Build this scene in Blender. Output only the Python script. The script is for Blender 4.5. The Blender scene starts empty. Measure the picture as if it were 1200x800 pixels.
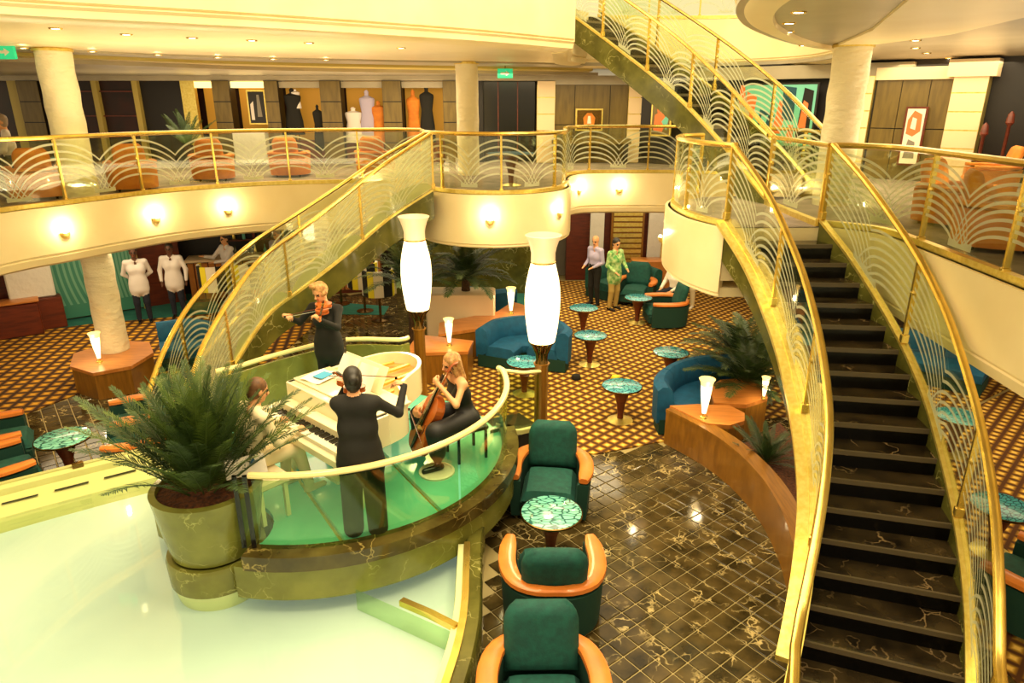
import bpy, bmesh, math, random
import numpy as np
from mathutils import Vector, Matrix
random.seed(7)
D = bpy.data
COL = bpy.context.scene.collection
PI = math.pi
# ---------------------------------------------------------------- camera, world, exposure
TH = math.radians(19.3); HC = 4.7; FP = 800.0
cam = D.objects.new('camera', D.cameras.new('camera')); COL.objects.link(cam)
cam.location = (0, 0, HC); cam.rotation_euler = (PI/2 - TH, 0, 0)
cam.data.sensor_width = 36; cam.data.lens = 24; cam.data.clip_start = .05; cam.data.clip_end = 200
sc = bpy.context.scene; sc.camera = cam
sc.view_settings.view_transform = 'Standard'; sc.view_settings.look = 'None'
sc.view_settings.gamma = 1; sc.view_settings.use_curve_mapping = False
sc.view_settings.exposure = 0.55
w = D.worlds.new('world'); sc.world = w; w.use_nodes = True
w.node_tree.nodes['Background'].inputs[0].default_value = (1, .80, .46, 1)
w.node_tree.nodes['Background'].inputs[1].default_value = .78
def area(name, loc, sx, sy, power, col=(1, .80, .47), rot=(0, 0, 0)):
    l = D.lights.new(name, 'AREA'); l.shape = 'RECTANGLE'; l.size = sx; l.size_y = sy; l.energy = power; l.color = col
    o = D.objects.new(name, l); COL.objects.link(o); o.location = loc; o.rotation_euler = rot; return o
def point(name, loc, power, rad=.05, col=(1, .80, .48)):
    l = D.lights.new(name, 'POINT'); l.energy = power; l.shadow_soft_size = rad; l.color = col
    o = D.objects.new(name, l); COL.objects.link(o); o.location = loc; return o
area('dome_light', (0, 7.0, 11.5), 11, 11, 1900)  # unseen soft fill added overhead as the main light of the atrium
for k_, (x_, y_) in enumerate(((1.5, 9.5), (2.6, 8.6), (.9, 11.3), (3.4, 11.0), (2.2, 12.6), (-3.0, 9.6), (-5.6, 12.0))): point('dome_spot', (x_, y_, 9.0), 45, .03)
area('middle_deck_cove_left', (-6, 15.2, 5.30), 7, 2.2, 170)  # this and the next two: broad fills added below the middle deck ceiling
area('middle_deck_cove_centre', (0, 16.8, 5.30), 6, 1.6, 130)
area('middle_deck_cove_right', (7.2, 12.5, 5.40), 4, 4, 150)
area('shop_ceiling_uplight', (-5, 16.6, 3.7), 9, 1.5, 110, rot=(PI, 0, 0))  # fill added in mid-air to brighten the shop ceiling, no fixture
area('lower_lounge_light_left', (-8, 13.0, 2.25), 3, 3, 60)  # three lounge fills added in mid-air as soft room light, without fixtures
area('lower_lounge_light_centre', (0, 16.5, 2.25), 9, 4, 120)
area('lower_lounge_light_right', (6, 10, 2.25), 3, 6, 80)
area('marble_floor_light', (3.2, 3.5, 9.2), 3, 3, 250)  # unseen fill added high above the marble floor
area('cove_uplight_left', (-4.5, 10.8, 3.45), 5, 1.5, 90, rot=(PI, 0, .4))  # upward fills added in mid-air on both sides, no cove holds them
area('cove_uplight_right', (6.8, 10.0, 3.7), 3, 3, 80, rot=(PI, 0, 0))

# ---------------------------------------------------------------- projection helpers (pixel of the photograph -> point on a real plane)
cT, sT = math.cos(TH), math.sin(TH)
def at(px, py, z):
    u = (px-600)/FP; v = (400-py)/FP; t = (z-HC)/(-sT+v*cT)
    return Vector((u*t, (cT+v*sT)*t, z))
def pjx(x, y, z):
    z -= HC; return 600+FP*x/(y*cT-z*sT)
# ---------------------------------------------------------------- materials
def lin(c):
    return tuple(((v/255)/12.92 if v/255 <= .04045 else ((v/255+.055)/1.055)**2.4) for v in c)
def mat(name, c, rough=.5, metal=0, emit=0, c2=None, scale=8, kind='noise', bump=0, bscale=None, coat=0, ecol=None, stretch=None, lo=.35, hi=.65, detail=4):
    m = D.materials.new(name); m.use_nodes = True; nt = m.node_tree; b = nt.nodes['Principled BSDF']
    b.inputs['Base Color'].default_value = (*lin(c), 1); b.inputs['Roughness'].default_value = rough
    b.inputs['Metallic'].default_value = metal; b.inputs['Coat Weight'].default_value = coat
    if emit:
        b.inputs['Emission Color'].default_value = (*lin(ecol or c), 1); b.inputs['Emission Strength'].default_value = emit
    tc = nt.nodes.new('ShaderNodeTexCoord'); mp = nt.nodes.new('ShaderNodeMapping')
    nt.links.new(tc.outputs['Object'], mp.inputs[0])
    if stretch: mp.inputs['Scale'].default_value = stretch
    if c2:
        if kind == 'voronoi':
            t = nt.nodes.new('ShaderNodeTexVoronoi'); t.feature = 'DISTANCE_TO_EDGE'; t.inputs['Scale'].default_value = scale; out = t.outputs['Distance']
        elif kind == 'wave':
            t = nt.nodes.new('ShaderNodeTexWave'); t.inputs['Scale'].default_value = scale; t.inputs['Distortion'].default_value = 4; out = t.outputs['Fac']
        else:
            t = nt.nodes.new('ShaderNodeTexNoise'); t.inputs['Scale'].default_value = scale; t.inputs['Detail'].default_value = detail; out = t.outputs['Fac']
        nt.links.new(mp.outputs[0], t.inputs['Vector'])
        r = nt.nodes.new('ShaderNodeValToRGB'); r.color_ramp.elements[0].position = lo; r.color_ramp.elements[1].position = hi
        r.color_ramp.elements[0].color = (*lin(c), 1); r.color_ramp.elements[1].color = (*lin(c2), 1)
        nt.links.new(out, r.inputs[0]); nt.links.new(r.outputs[0], b.inputs['Base Color'])
        if emit and not ecol: nt.links.new(r.outputs[0], b.inputs['Emission Color'])
    if bump:
        n = nt.nodes.new('ShaderNodeTexNoise'); n.inputs['Scale'].default_value = bscale or scale; n.inputs['Detail'].default_value = 3
        nt.links.new(mp.outputs[0], n.inputs['Vector'])
        bp = nt.nodes.new('ShaderNodeBump'); bp.inputs['Strength'].default_value = bump; bp.inputs['Distance'].default_value = .03
        nt.links.new(n.outputs['Fac'], bp.inputs['Height']); nt.links.new(bp.outputs[0], b.inputs['Normal'])
    return m
def glassmat(name, tint, refl=.12, frost=0, fcol=(220, 225, 190)):
    m = D.materials.new(name); m.use_nodes = True; nt = m.node_tree; nt.nodes.clear()
    o = nt.nodes.new('ShaderNodeOutputMaterial'); t = nt.nodes.new('ShaderNodeBsdfTransparent'); t.inputs[0].default_value = (*tint, 1)
    g = nt.nodes.new('ShaderNodeBsdfGlossy'); g.inputs['Roughness'].default_value = .04; g.inputs[0].default_value = (1, 1, .92, 1)
    ge = nt.nodes.new('ShaderNodeNewGeometry'); dt = nt.nodes.new('ShaderNodeVectorMath'); dt.operation = 'DOT_PRODUCT'
    nt.links.new(ge.outputs['Incoming'], dt.inputs[0]); nt.links.new(ge.outputs['Normal'], dt.inputs[1])
    def mth(op, a, b=None):
        n = nt.nodes.new('ShaderNodeMath'); n.operation = op; nt.links.new(a, n.inputs[0])
        if b is not None: n.inputs[1].default_value = b
        return n.outputs[0]
    ab = mth('ABSOLUTE', dt.outputs['Value']); om = mth('MULTIPLY_ADD', ab, -1); om.node.inputs[2].default_value = 1
    pw = mth('POWER', om, 4.0); fr = mth('MULTIPLY_ADD', pw, .7); fr.node.inputs[2].default_value = .04
    mx = nt.nodes.new('ShaderNodeMixShader'); nt.links.new(fr, mx.inputs[0]); nt.links.new(t.outputs[0], mx.inputs[1]); nt.links.new(g.outputs[0], mx.inputs[2])
    out = mx
    if frost:
        d = nt.nodes.new('ShaderNodeBsdfDiffuse'); d.inputs[0].default_value = (*lin(fcol), 1)
        tl = nt.nodes.new('ShaderNodeBsdfTranslucent'); tl.inputs[0].default_value = (*lin(fcol), 1)
        a = nt.nodes.new('ShaderNodeMixShader'); a.inputs[0].default_value = .4; nt.links.new(d.outputs[0], a.inputs[1]); nt.links.new(tl.outputs[0], a.inputs[2])
        m2 = nt.nodes.new('ShaderNodeMixShader'); m2.inputs[0].default_value = frost; nt.links.new(mx.outputs[0], m2.inputs[1]); nt.links.new(a.outputs[0], m2.inputs[2]); out = m2
    nt.links.new(out.outputs[0], o.inputs[0]); return m
def marble(name, c, c2, vein, scale=1.2, rough=.12, vw=.018):
    m = D.materials.new(name); m.use_nodes = True; nt = m.node_tree; b = nt.nodes['Principled BSDF']; b.inputs['Roughness'].default_value = rough
    L = nt.links.new; N = nt.nodes.new
    g = N('ShaderNodeNewGeometry')
    n = N('ShaderNodeTexNoise'); n.inputs['Scale'].default_value = scale*1.6; n.inputs['Detail'].default_value = 5; L(g.outputs['Position'], n.inputs['Vector'])
    r = N('ShaderNodeValToRGB'); r.color_ramp.elements[0].position = .35; r.color_ramp.elements[1].position = .68
    r.color_ramp.elements[0].color = (*lin(c), 1); r.color_ramp.elements[1].color = (*lin(c2), 1); L(n.outputs['Fac'], r.inputs[0])
    ad = N('ShaderNodeMixRGB'); ad.blend_type = 'ADD'; ad.inputs[0].default_value = .55; L(g.outputs['Position'], ad.inputs[1]); L(n.outputs['Color'], ad.inputs[2])
    v = N('ShaderNodeTexVoronoi'); v.feature = 'DISTANCE_TO_EDGE'; v.inputs['Scale'].default_value = scale*1.5; L(ad.outputs[0], v.inputs['Vector'])
    r2 = N('ShaderNodeValToRGB'); r2.color_ramp.elements[0].position = 0; r2.color_ramp.elements[0].color = (1, 1, 1, 1); r2.color_ramp.elements[1].position = vw; r2.color_ramp.elements[1].color = (0, 0, 0, 1)
    L(v.outputs['Distance'], r2.inputs[0])
    n3 = N('ShaderNodeTexNoise'); n3.inputs['Scale'].default_value = scale*1.3; L(g.outputs['Position'], n3.inputs['Vector'])
    r3 = N('ShaderNodeValToRGB'); r3.color_ramp.elements[0].position = .48; r3.color_ramp.elements[1].position = .62; L(n3.outputs['Fac'], r3.inputs[0])
    mu = N('ShaderNodeMath'); mu.operation = 'MULTIPLY'; L(r2.outputs[0], mu.inputs[0]); L(r3.outputs[0], mu.inputs[1])
    mx = N('ShaderNodeMixRGB'); L(mu.outputs[0], mx.inputs[0]); L(r.outputs[0], mx.inputs[1]); mx.inputs[2].default_value = (*lin(vein), 1)
    L(mx.outputs[0], b.inputs['Base Color']); return m
def carpetmat(name, a, b_, c_, cell, rot=.0):
    # diamond lattice of gold tufts with a red-brown ground: colour only
    m = D.materials.new(name); m.use_nodes = True; nt = m.node_tree; b = nt.nodes['Principled BSDF']; b.inputs['Roughness'].default_value = .95
    L = nt.links.new; N = nt.nodes.new
    g = N('ShaderNodeNewGeometry'); mp = N('ShaderNodeMapping'); mp.inputs['Rotation'].default_value = (0, 0, rot); mp.inputs['Scale'].default_value = (1/cell, 1/cell, 1); L(g.outputs['Position'], mp.inputs[0])
    sx = N('ShaderNodeSeparateXYZ'); L(mp.outputs[0], sx.inputs[0])
    def M(op, x, y=None):
        n = N('ShaderNodeMath'); n.operation = op
        for i, q in enumerate((x, y)):
            if q is None: continue
            if isinstance(q, (int, float)): n.inputs[i].default_value = q
            else: L(q, n.inputs[i])
        return n.outputs[0]
    X, Y = sx.outputs[0], sx.outputs[1]
    u = M('ADD', X, Y); v = M('SUBTRACT', X, Y)
    fu = M('FRACT', u); fv = M('FRACT', v)
    du = M('ABSOLUTE', M('SUBTRACT', fu, .5)); dv = M('ABSOLUTE', M('SUBTRACT', fv, .5))
    d = M('MAXIMUM', du, dv)
    r = N('ShaderNodeValToRGB'); e = r.color_ramp.elements; e[0].position = .12; e[0].color = (*lin(a), 1); e[1].position = .26; e[1].color = (*lin(b_), 1)
    x = r.color_ramp.elements.new(.40); x.color = (*lin(c_), 1); L(d, r.inputs[0])
    L(r.outputs[0], b.inputs['Base Color']); return m
M = {}
M['cream'] = mat('cream_plaster', (242, 224, 176), .38, c2=(236, 216, 164), scale=1.5)
M['creamcol'] = mat('cream_relief_plaster', (240, 228, 192), .6, bump=1.0, bscale=7, stretch=(1, 1, 2.2))
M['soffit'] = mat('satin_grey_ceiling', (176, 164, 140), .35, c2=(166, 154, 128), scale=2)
M['olive'] = mat('olive_ceiling_band', (186, 164, 84), .5)
M['brass'] = mat('brass', (240, 208, 112), .26, metal=.9, c2=(226, 190, 92), scale=6)
M['brassd'] = mat('dark_brass', (120, 92, 48), .25, metal=1)
M['gold'] = mat('gold_trim', (240, 218, 128), .34, metal=.75, c2=(226, 198, 96), scale=20, stretch=(1, 1, 1))
M['railpaint'] = mat('ivory_rail', (240, 218, 150), .25, coat=.4)
M['wood'] = mat('honey_wood', (206, 132, 62), .3, c2=(184, 112, 48), scale=3, stretch=(1, 9, 1), coat=.3)
M['woodd'] = mat('brown_wood', (150, 100, 28), .32, c2=(124, 80, 20), scale=3, stretch=(9, 1, 1), coat=.3)
M['woodred'] = mat('red_brown_wood', (112, 44, 22), .4, c2=(84, 32, 18), scale=3, stretch=(1, 1, 6))
M['panel'] = mat('olive_wood_panel', (116, 96, 44), .4, c2=(98, 80, 36), scale=2, stretch=(6, 6, 1))
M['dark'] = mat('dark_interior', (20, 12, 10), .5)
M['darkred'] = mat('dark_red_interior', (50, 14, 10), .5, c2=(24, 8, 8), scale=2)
M['green'] = mat('green_marble', (58, 58, 22), .15); D.materials.remove(M['green'])
M['green'] = marble('green_marble', (74, 72, 28), (100, 98, 42), (170, 165, 100), 2.2, .14, .03)
M['olivem'] = marble('olive_marble', (108, 108, 44), (132, 132, 58), (178, 178, 100), 2.0, .2, .02)
M['tile'] = marble('brown_marble', (44, 36, 16), (92, 76, 42), (206, 184, 126), 2.5, .1, .05)
M['rimm'] = marble('brown_rim_marble', (58, 46, 18), (92, 80, 36), (170, 150, 84), 2, .12, .03)
M['grout'] = mat('tile_grout', (176, 158, 104), .5)
M['step'] = marble('black_marble', (26, 20, 12), (66, 54, 34), (150, 125, 90), 1.8, .12, .025)
M['nose'] = mat('step_nosing', (92, 80, 60), .3)
M['blackm'] = mat('black_gloss', (12, 9, 7), .2)
M['carpet'] = carpetmat('gold_carpet', (250, 206, 96), (176, 126, 26), (84, 46, 6), .23)
M['carpetL'] = carpetmat('gold_carpet_left', (230, 172, 44), (170, 116, 16), (60, 32, 6), .3, .6)
M['midcarpet'] = mat('lilac_grey_carpet', (150, 134, 124), .95, c2=(120, 108, 92), scale=3)
M['tealcarpet'] = mat('teal_carpet', (30, 104, 96), .9, c2=(40, 118, 104), scale=5)
M['teal'] = mat('teal_upholstery', (10, 82, 70), .8, c2=(6, 66, 58), scale=14, bump=.1, bscale=60)
M['blue'] = mat('blue_upholstery', (0, 88, 128), .75, c2=(0, 76, 114), scale=9, bump=.1, bscale=60)
M['shell'] = mat('dark_green_upholstery', (6, 56, 44), .8)
M['orange'] = mat('orange_arm_wood', (224, 132, 54), .35, c2=(212, 118, 44), scale=5, coat=.3)
M['orangef'] = mat('orange_upholstery', (212, 128, 34), .75, c2=(190, 106, 26), scale=6)
M['tabletop'] = mat('aqua_mosaic_top', (20, 92, 88), .15, c2=(128, 208, 190), scale=9, kind='voronoi', lo=.06, hi=.1, stretch=(1, 2.2, 1), coat=.5)
M['tabletopb'] = mat('blue_mosaic_top', (14, 84, 110), .15, c2=(92, 190, 200), scale=12, kind='voronoi', lo=.05, hi=.1, stretch=(1, 2, 1), coat=.5)
M['glass'] = glassmat('balustrade_glass', (.93, .96, .86))
M['glassf'] = glassmat('stair_glass', (.95, .96, .86), frost=.26, fcol=(255, 252, 205))  # pale diffuse mix paints the sheen of reflected cream into the glass
M['glassg'] = glassmat('green_tint_glass', (.78, .9, .68))
M['etch'] = glassmat('etched_band', (.9, .95, .88), frost=.62, fcol=(226, 226, 196))
M['frost'] = glassmat('frosted_field', (.9, .95, .85), frost=.42, fcol=(200, 204, 140))
M['lampshade'] = mat('opal_glass_lit', (255, 226, 150), .4, emit=2.2, ecol=(255, 232, 176))
M['lampcool'] = mat('opal_glass_top', (232, 206, 172), .4, emit=.18, ecol=(255, 206, 150))
M['lampmid'] = mat('opal_glass_glow', (255, 220, 140), .4, emit=1.1, ecol=(255, 214, 120))
M['bulb'] = mat('lit_lens', (255, 240, 200), .4, emit=9, ecol=(255, 236, 190))
M['screen'] = mat('lit_exit_sign', (30, 170, 110), .4, emit=.7)
M['black'] = mat('black_cloth', (22, 20, 14), .85)
M['blackdress'] = mat('black_satin', (14, 12, 12), .6)
M['whitecloth'] = mat('ivory_cloth', (236, 218, 176), .85)
M['shirt'] = mat('white_shirt', (226, 216, 210), .85)
M['skin'] = mat('skin', (222, 160, 110), .55)
M['skind'] = mat('brown_skin', (96, 56, 36), .55)
M['hairb'] = mat('blond_hair', (196, 150, 88), .6, c2=(148, 104, 56), scale=30)
M['hairbr'] = mat('brown_hair', (110, 72, 36), .6, c2=(84, 54, 26), scale=30)
M['hairk'] = mat('dark_hair', (30, 24, 14), .5)
M['hairg'] = mat('grey_hair', (150, 130, 110), .6)
M['eye'] = mat('eye_dark', (24, 16, 12), .3)
M['lips'] = mat('lips', (176, 84, 66), .5)
M['khaki'] = mat('khaki_cloth', (176, 148, 78), .85)
M['navy'] = mat('dark_blue_cloth', (26, 30, 46), .85)
M['greens'] = mat('green_print_shirt', (70, 150, 70), .85, c2=(190, 210, 140), scale=14)
M['lilac'] = mat('lilac_shirt', (178, 168, 196), .85)
M['piano'] = mat('white_piano_lacquer', (244, 232, 190), .12, coat=.6)
M['keyw'] = mat('ivory_key', (246, 238, 210), .25)
M['keyb'] = mat('black_key', (20, 16, 12), .2)
M['sound'] = mat('gold_soundboard', (226, 160, 88), .35, metal=.3)
M['violin'] = mat('cello_varnish', (190, 98, 36), .22, c2=(156, 74, 24), scale=4, coat=.5)
M['paper'] = mat('paper', (236, 226, 206), .8)
M['blueprint'] = mat('blue_print', (64, 150, 190), .7)
M['bluetri'] = mat('blue_ink', (30, 84, 130), .7)
M['leaf'] = mat('palm_leaf', (62, 84, 26), .45, c2=(106, 122, 48), scale=3)
M['leafd'] = mat('dark_palm_leaf', (40, 60, 24), .45, c2=(72, 94, 40), scale=3)
M['leafs'] = mat('silver_palm_leaf', (70, 100, 62), .45, c2=(130, 150, 110), scale=3)
M['trunk'] = mat('palm_trunk', (86, 58, 30), .9, c2=(50, 32, 16), scale=20)
M['soil'] = mat('bark_mulch', (104, 56, 22), .95, c2=(60, 32, 14), scale=30, bump=1, bscale=30)
M['basin'] = mat('lit_basin_glass', (186, 204, 206), .5, emit=.14, c2=(196, 212, 214), scale=.7)  # bed emits its own glow in place of underwater lamps
M['rim'] = mat('yellow_basin_rim', (206, 206, 132), .3)
M['rimin'] = mat('pale_basin_wall', (214, 218, 160), .35)
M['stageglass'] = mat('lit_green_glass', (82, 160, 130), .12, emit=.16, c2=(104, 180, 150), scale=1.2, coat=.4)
M['water'] = glassmat('water', (.97, 1, .93))
M['white'] = mat('white_relief', (226, 220, 208), .7, bump=1, bscale=5)
M['tealwall'] = mat('teal_wall', (64, 138, 116), .5)
M['tealstripe'] = mat('teal_stripe', (116, 176, 148), .5)
M['greywall'] = mat('grey_wall', (134, 126, 112), .6)
M['goldshop'] = mat('lit_shop_interior', (196, 140, 44), .6, emit=.25)
M['cove'] = mat('lit_cove', (255, 226, 150), .5, emit=1.1)
M['pillar'] = mat('rose_stone', (236, 208, 166), .4)
M['zy'] = mat('yellow_vinyl', (232, 214, 40), .4)
M['aqua'] = mat('aqua_paint', (110, 190, 170), .6)
M['terra'] = mat('terracotta_paint', (224, 118, 60), .6)
M['deepteal'] = mat('deep_teal_paint', (14, 70, 84), .6)
M['palegold'] = mat('pale_gold_print', (232, 206, 130), .5)
M['chrome'] = mat('chrome', (200, 196, 180), .12, metal=1)

# ---------------------------------------------------------------- mesh builder
def V(*a): return Vector(a)
class MB:
    def __init__(s): s.v = []; s.f = []; s.m = []; s.cur = 0
    def q(s, idx): s.f.append(tuple(idx)); s.m.append(s.cur)
    def add(s, vs): n = len(s.v); s.v += [Vector(p) for p in vs]; return n
    def box(s, x0, x1, y0, y1, z0, z1, T=None, bev=0):
        if bev > 0:
            b = bev; P = []
            for z, i in ((z0, b), (z0+b, 0), (z1-b, 0), (z1, b)):
                P.append([(x0+i+b*.0, y0+i), (x1-i, y0+i), (x1-i, y1-i), (x0+i, y1-i)])
            ring = []
            for (z, i) in ((z0, b), (z0+b, 0), (z1-b, 0), (z1, b)):
                c = .3*b+b*.7
                pts = [(x0+i+c, y0+i), (x1-i-c, y0+i), (x1-i, y0+i+c), (x1-i, y1-i-c), (x1-i-c, y1-i), (x0+i+c, y1-i), (x0+i, y1-i-c), (x0+i, y0+i+c)]
                vs = [Vector((x, y, z)) for x, y in pts]
                if T: vs = [T @ v for v in vs]
                ring.append(s.add(vs))
            for a, b2 in zip(ring, ring[1:]):
                for k in range(8): s.q((a+k, a+(k+1) % 8, b2+(k+1) % 8, b2+k))
            s.q([ring[0]+7-k for k in range(8)]); s.q([ring[-1]+k for k in range(8)]); return
        vs = [Vector((x, y, z)) for z in (z0, z1) for x, y in ((x0, y0), (x1, y0), (x1, y1), (x0, y1))]
        if T: vs = [T @ v for v in vs]
        n = s.add(vs)
        for f in ((3, 2, 1, 0), (4, 5, 6, 7), (0, 1, 5, 4), (1, 2, 6, 5), (2, 3, 7, 6), (3, 0, 4, 7)): s.q([n+i for i in f])
    def prism(s, poly, z0, z1, T=None):
        k = len(poly); vs = [Vector((x, y, z)) for z in (z0, z1) for x, y in poly]
        if T: vs = [T @ v for v in vs]
        n = s.add(vs); s.q([n+k-1-i for i in range(k)]); s.q([n+k+i for i in range(k)])
        for i in range(k): j = (i+1) % k; s.q((n+i, n+j, n+k+j, n+k+i))
    def lathe(s, prof, seg=24, c=(0, 0, 0), T=None, cap=True):
        rings = []
        for r, z in prof:
            vs = [Vector((c[0]+r*math.cos(2*PI*k/seg), c[1]+r*math.sin(2*PI*k/seg), c[2]+z)) for k in range(seg)]
            if T: vs = [T @ v for v in vs]
            rings.append(s.add(vs))
        for a, b in zip(rings, rings[1:]):
            for k in range(seg): s.q((a+k, a+(k+1) % seg, b+(k+1) % seg, b+k))
        if cap: s.q([rings[0]+seg-1-k for k in range(seg)]); s.q([rings[-1]+k for k in range(seg)])
    def tube(s, pts, r, seg=8, flat=1.0):
        pts = [Vector(p) for p in pts]; rings = []; n = len(pts)
        for i, p in enumerate(pts):
            t = (pts[min(i+1, n-1)]-pts[max(i-1, 0)])
            if t.length < 1e-9: t = V(0, 0, 1)
            t.normalize(); a = t.cross(V(0, 0, 1))
            if a.length < .05: a = V(1, 0, 0)
            a.normalize(); b = t.cross(a).normalized(); rr = r[i] if isinstance(r, (list, tuple)) else r
            rings.append(s.add([p+a*rr*math.cos(2*PI*k/seg)+b*rr*flat*math.sin(2*PI*k/seg) for k in range(seg)]))
        for a, b in zip(rings, rings[1:]):
            for k in range(seg): s.q((a+k, b+k, b+(k+1) % seg, a+(k+1) % seg))
        s.q([rings[0]+k for k in range(seg)]); s.q([rings[-1]+seg-1-k for k in range(seg)])
    def sweep(s, pts, sec, closed=False, caps=True):
        pts = [Vector(p) for p in pts]; n = len(pts); rings = []; m = len(sec)
        for i, p in enumerate(pts):
            a = pts[(i+1) % n] if closed else pts[min(i+1, n-1)]; b = pts[(i-1) % n] if closed else pts[max(i-1, 0)]
            t = a-b; t.z = 0
            t.normalize(); nl = Vector((-t.y, t.x, 0))
            rings.append(s.add([p+nl*x+V(0, 0, z) for x, z in sec]))
        R = list(zip(rings, rings[1:]))+([(rings[-1], rings[0])] if closed else [])
        for a, b in R:
            for k in range(m): s.q((a+k, a+(k+1) % m, b+(k+1) % m, b+k))
        if not closed and caps: s.q([rings[0]+m-1-k for k in range(m)]); s.q([rings[-1]+k for k in range(m)])
    def strip(s, A, B):
        n = s.add(A); k = s.add(B)
        for i in range(len(A)-1): s.q((n+i, n+i+1, k+i+1, k+i))
    def ell(s, c, r, seg=12, rings=8, T=None):
        prof = [(math.sin(PI*i/rings), -math.cos(PI*i/rings)) for i in range(rings+1)]
        n0 = len(s.v); s.lathe([(max(a, .02), b) for a, b in prof], seg)
        for i in range(n0, len(s.v)):
            v = s.v[i]; v = Vector((v.x*r[0], v.y*r[1], v.z*r[2]))
            if T: v = T @ v
            s.v[i] = v+Vector(c)
    def build(s, name, mats, parent=None, org=(0, 0, 0), smooth=40):
        me = D.meshes.new(name); o_ = Vector(org)
        me.from_pydata([tuple(v-o_) for v in s.v], [], s.f)
        if not isinstance(mats, (list, tuple)): mats = [mats]
        for m in mats: me.materials.append(M[m] if isinstance(m, str) else m)
        if len(mats) > 1: me.polygons.foreach_set('material_index', s.m)
        if smooth:
            me.polygons.foreach_set('use_smooth', [True]*len(me.polygons)); me.set_sharp_from_angle(angle=math.radians(smooth))
        me.update()
        o = D.objects.new(name, me); COL.objects.link(o)
        if parent is not None: o.parent = parent
        return o
def tag(o, label=None, cat=None, group=None, kind=None):
    if label: o['label'] = label
    if cat: o['category'] = cat
    if group: o['group'] = group
    if kind: o['kind'] = kind
    return o
def thing(name, label, cat, loc=(0, 0, 0), rz=0, group=None):
    o = D.objects.new(name, None); COL.objects.link(o); o.location = loc; o.rotation_euler = (0, 0, rz); o.empty_display_size = .1
    return tag(o, label, cat, group)
def struct(name, mb, m, parent=None, smooth=40, org=(0, 0, 0)):
    o = mb.build(name, m, parent, org, smooth)
    if parent is None: o['kind'] = 'structure'
    return o
KIDS = {}
def dup(root, loc, rz=0, label=None, scale=None, group=None):
    r = root.copy(); COL.objects.link(r); r.location = loc; r.rotation_euler = (0, 0, rz)
    if scale: r.scale = (scale,)*3
    if label: r['label'] = label
    if group: r['group'] = group
    if root.name not in KIDS: KIDS[root.name] = [(c, list(c.children)) for c in root.children]
    for ch, gs in KIDS[root.name]:
        c = ch.copy(); COL.objects.link(c); c.parent = r
        for g in gs: d = g.copy(); COL.objects.link(d); d.parent = c
    return r
def cr(P, step=.15, closed=False):
    P = [Vector(p) for p in P]; out = []; n = len(P)
    for i in range(n if closed else n-1):
        p1, p2 = P[i], P[(i+1) % n]
        p0 = P[(i-1) % n] if (closed or i > 0) else p1*2-p2
        p3 = P[(i+2) % n] if (closed or i+2 < n) else p2*2-p1
        k = max(2, int((p2-p1).length/step))
        for j in range(k):
            t = j/k
            out.append(.5*((2*p1)+(p2-p0)*t+(2*p0-5*p1+4*p2-p3)*t*t+(3*p1-p0-3*p2+p3)*t**3))
    if not closed: out.append(P[-1].copy())
    return out
def TR(x, y, z, rz=0, rx=0, ry=0):
    return Matrix.Translation((x, y, z)) @ Matrix.Rotation(rz, 4, 'Z') @ Matrix.Rotation(ry, 4, 'Y') @ Matrix.Rotation(rx, 4, 'X')
def pathat(P, px, lo=0, hi=None, dz=0):
    best = min(range(lo, hi or len(P)), key=lambda i: abs(pjx(P[i].x, P[i].y, P[i].z+dz)-px)); return best
def pnorm(P, i):
    t = P[min(i+1, len(P)-1)]-P[max(i-1, 0)]; t.z = 0; t.normalize(); return Vector((-t.y, t.x, 0)), t
# ================================================================ FLOORS AND DECKS
mb = MB(); mb.box(-16, 12, 1, 22, -.12, -.012); struct('floor', mb, 'grout')
FLOOR = D.objects['floor']
# marble tiles, laid diagonally; the nearest are single pieces
TS = .2; ang = math.radians(38); ca, sa = math.cos(ang), math.sin(ang)
def inpoly(x, y, P):
    c = False; n = len(P)
    for i in range(n):
        x1, y1 = P[i]; x2, y2 = P[i-1]
        if (y1 > y) != (y2 > y) and x < (x2-x1)*(y-y1)/(y2-y1)+x1: c = not c
    return c
carpC = [(-1.9, 10.5), (-.71, 8.5), (.2, 8.55), (1.21, 8.6), (2.39, 9.04), (3.6, 9.6), (4.2, 9.8), (7.5, 10.2), (9, 11.2), (5.9, 13.4), (5.9, 17.6), (3.1, 17.6), (3.1, 18.5), (1.2, 18.5), (.9, 14.0), (-.5, 13.4), (-1.4, 12.4)]
carpR = [(4.3, 3.0), (11, 3.0), (11, 10.6), (9.05, 11.15), (7.55, 10.15), (4.4, 9.75)]
carpL = [(-14, 4.5), (-8.6, 8.5), (-7.92, 9.55), (-7.42, 10.69), (-6.4, 11.6), (-4.6, 12.2), (-4.4, 14.6), (-7.0, 15.4), (-9.4, 14.6), (-14, 12.0)]
zoneN = [(-.30, 3.2), (3.2, 3.2), (3.4, 5.5), (3.1, 7.4), (2.4, 9.1), (1.2, 8.75), (-.4, 8.6), (-.2, 6)]
zoneR = [(-9.2, 3.2), (-6.9, 3.2), (-6.3, 6.4), (-4.2, 7.9), (-3.4, 7.8), (-1.5, 9.0), (-.2, 8.0), (-.3, 3.2), (4.4, 3.2), (4.4, 9.9), (4.2, 12.5), (.9, 14.2), (-.4, 17.5), (-5.5, 17), (-9.5, 12), (-9.5, 8)]
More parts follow.
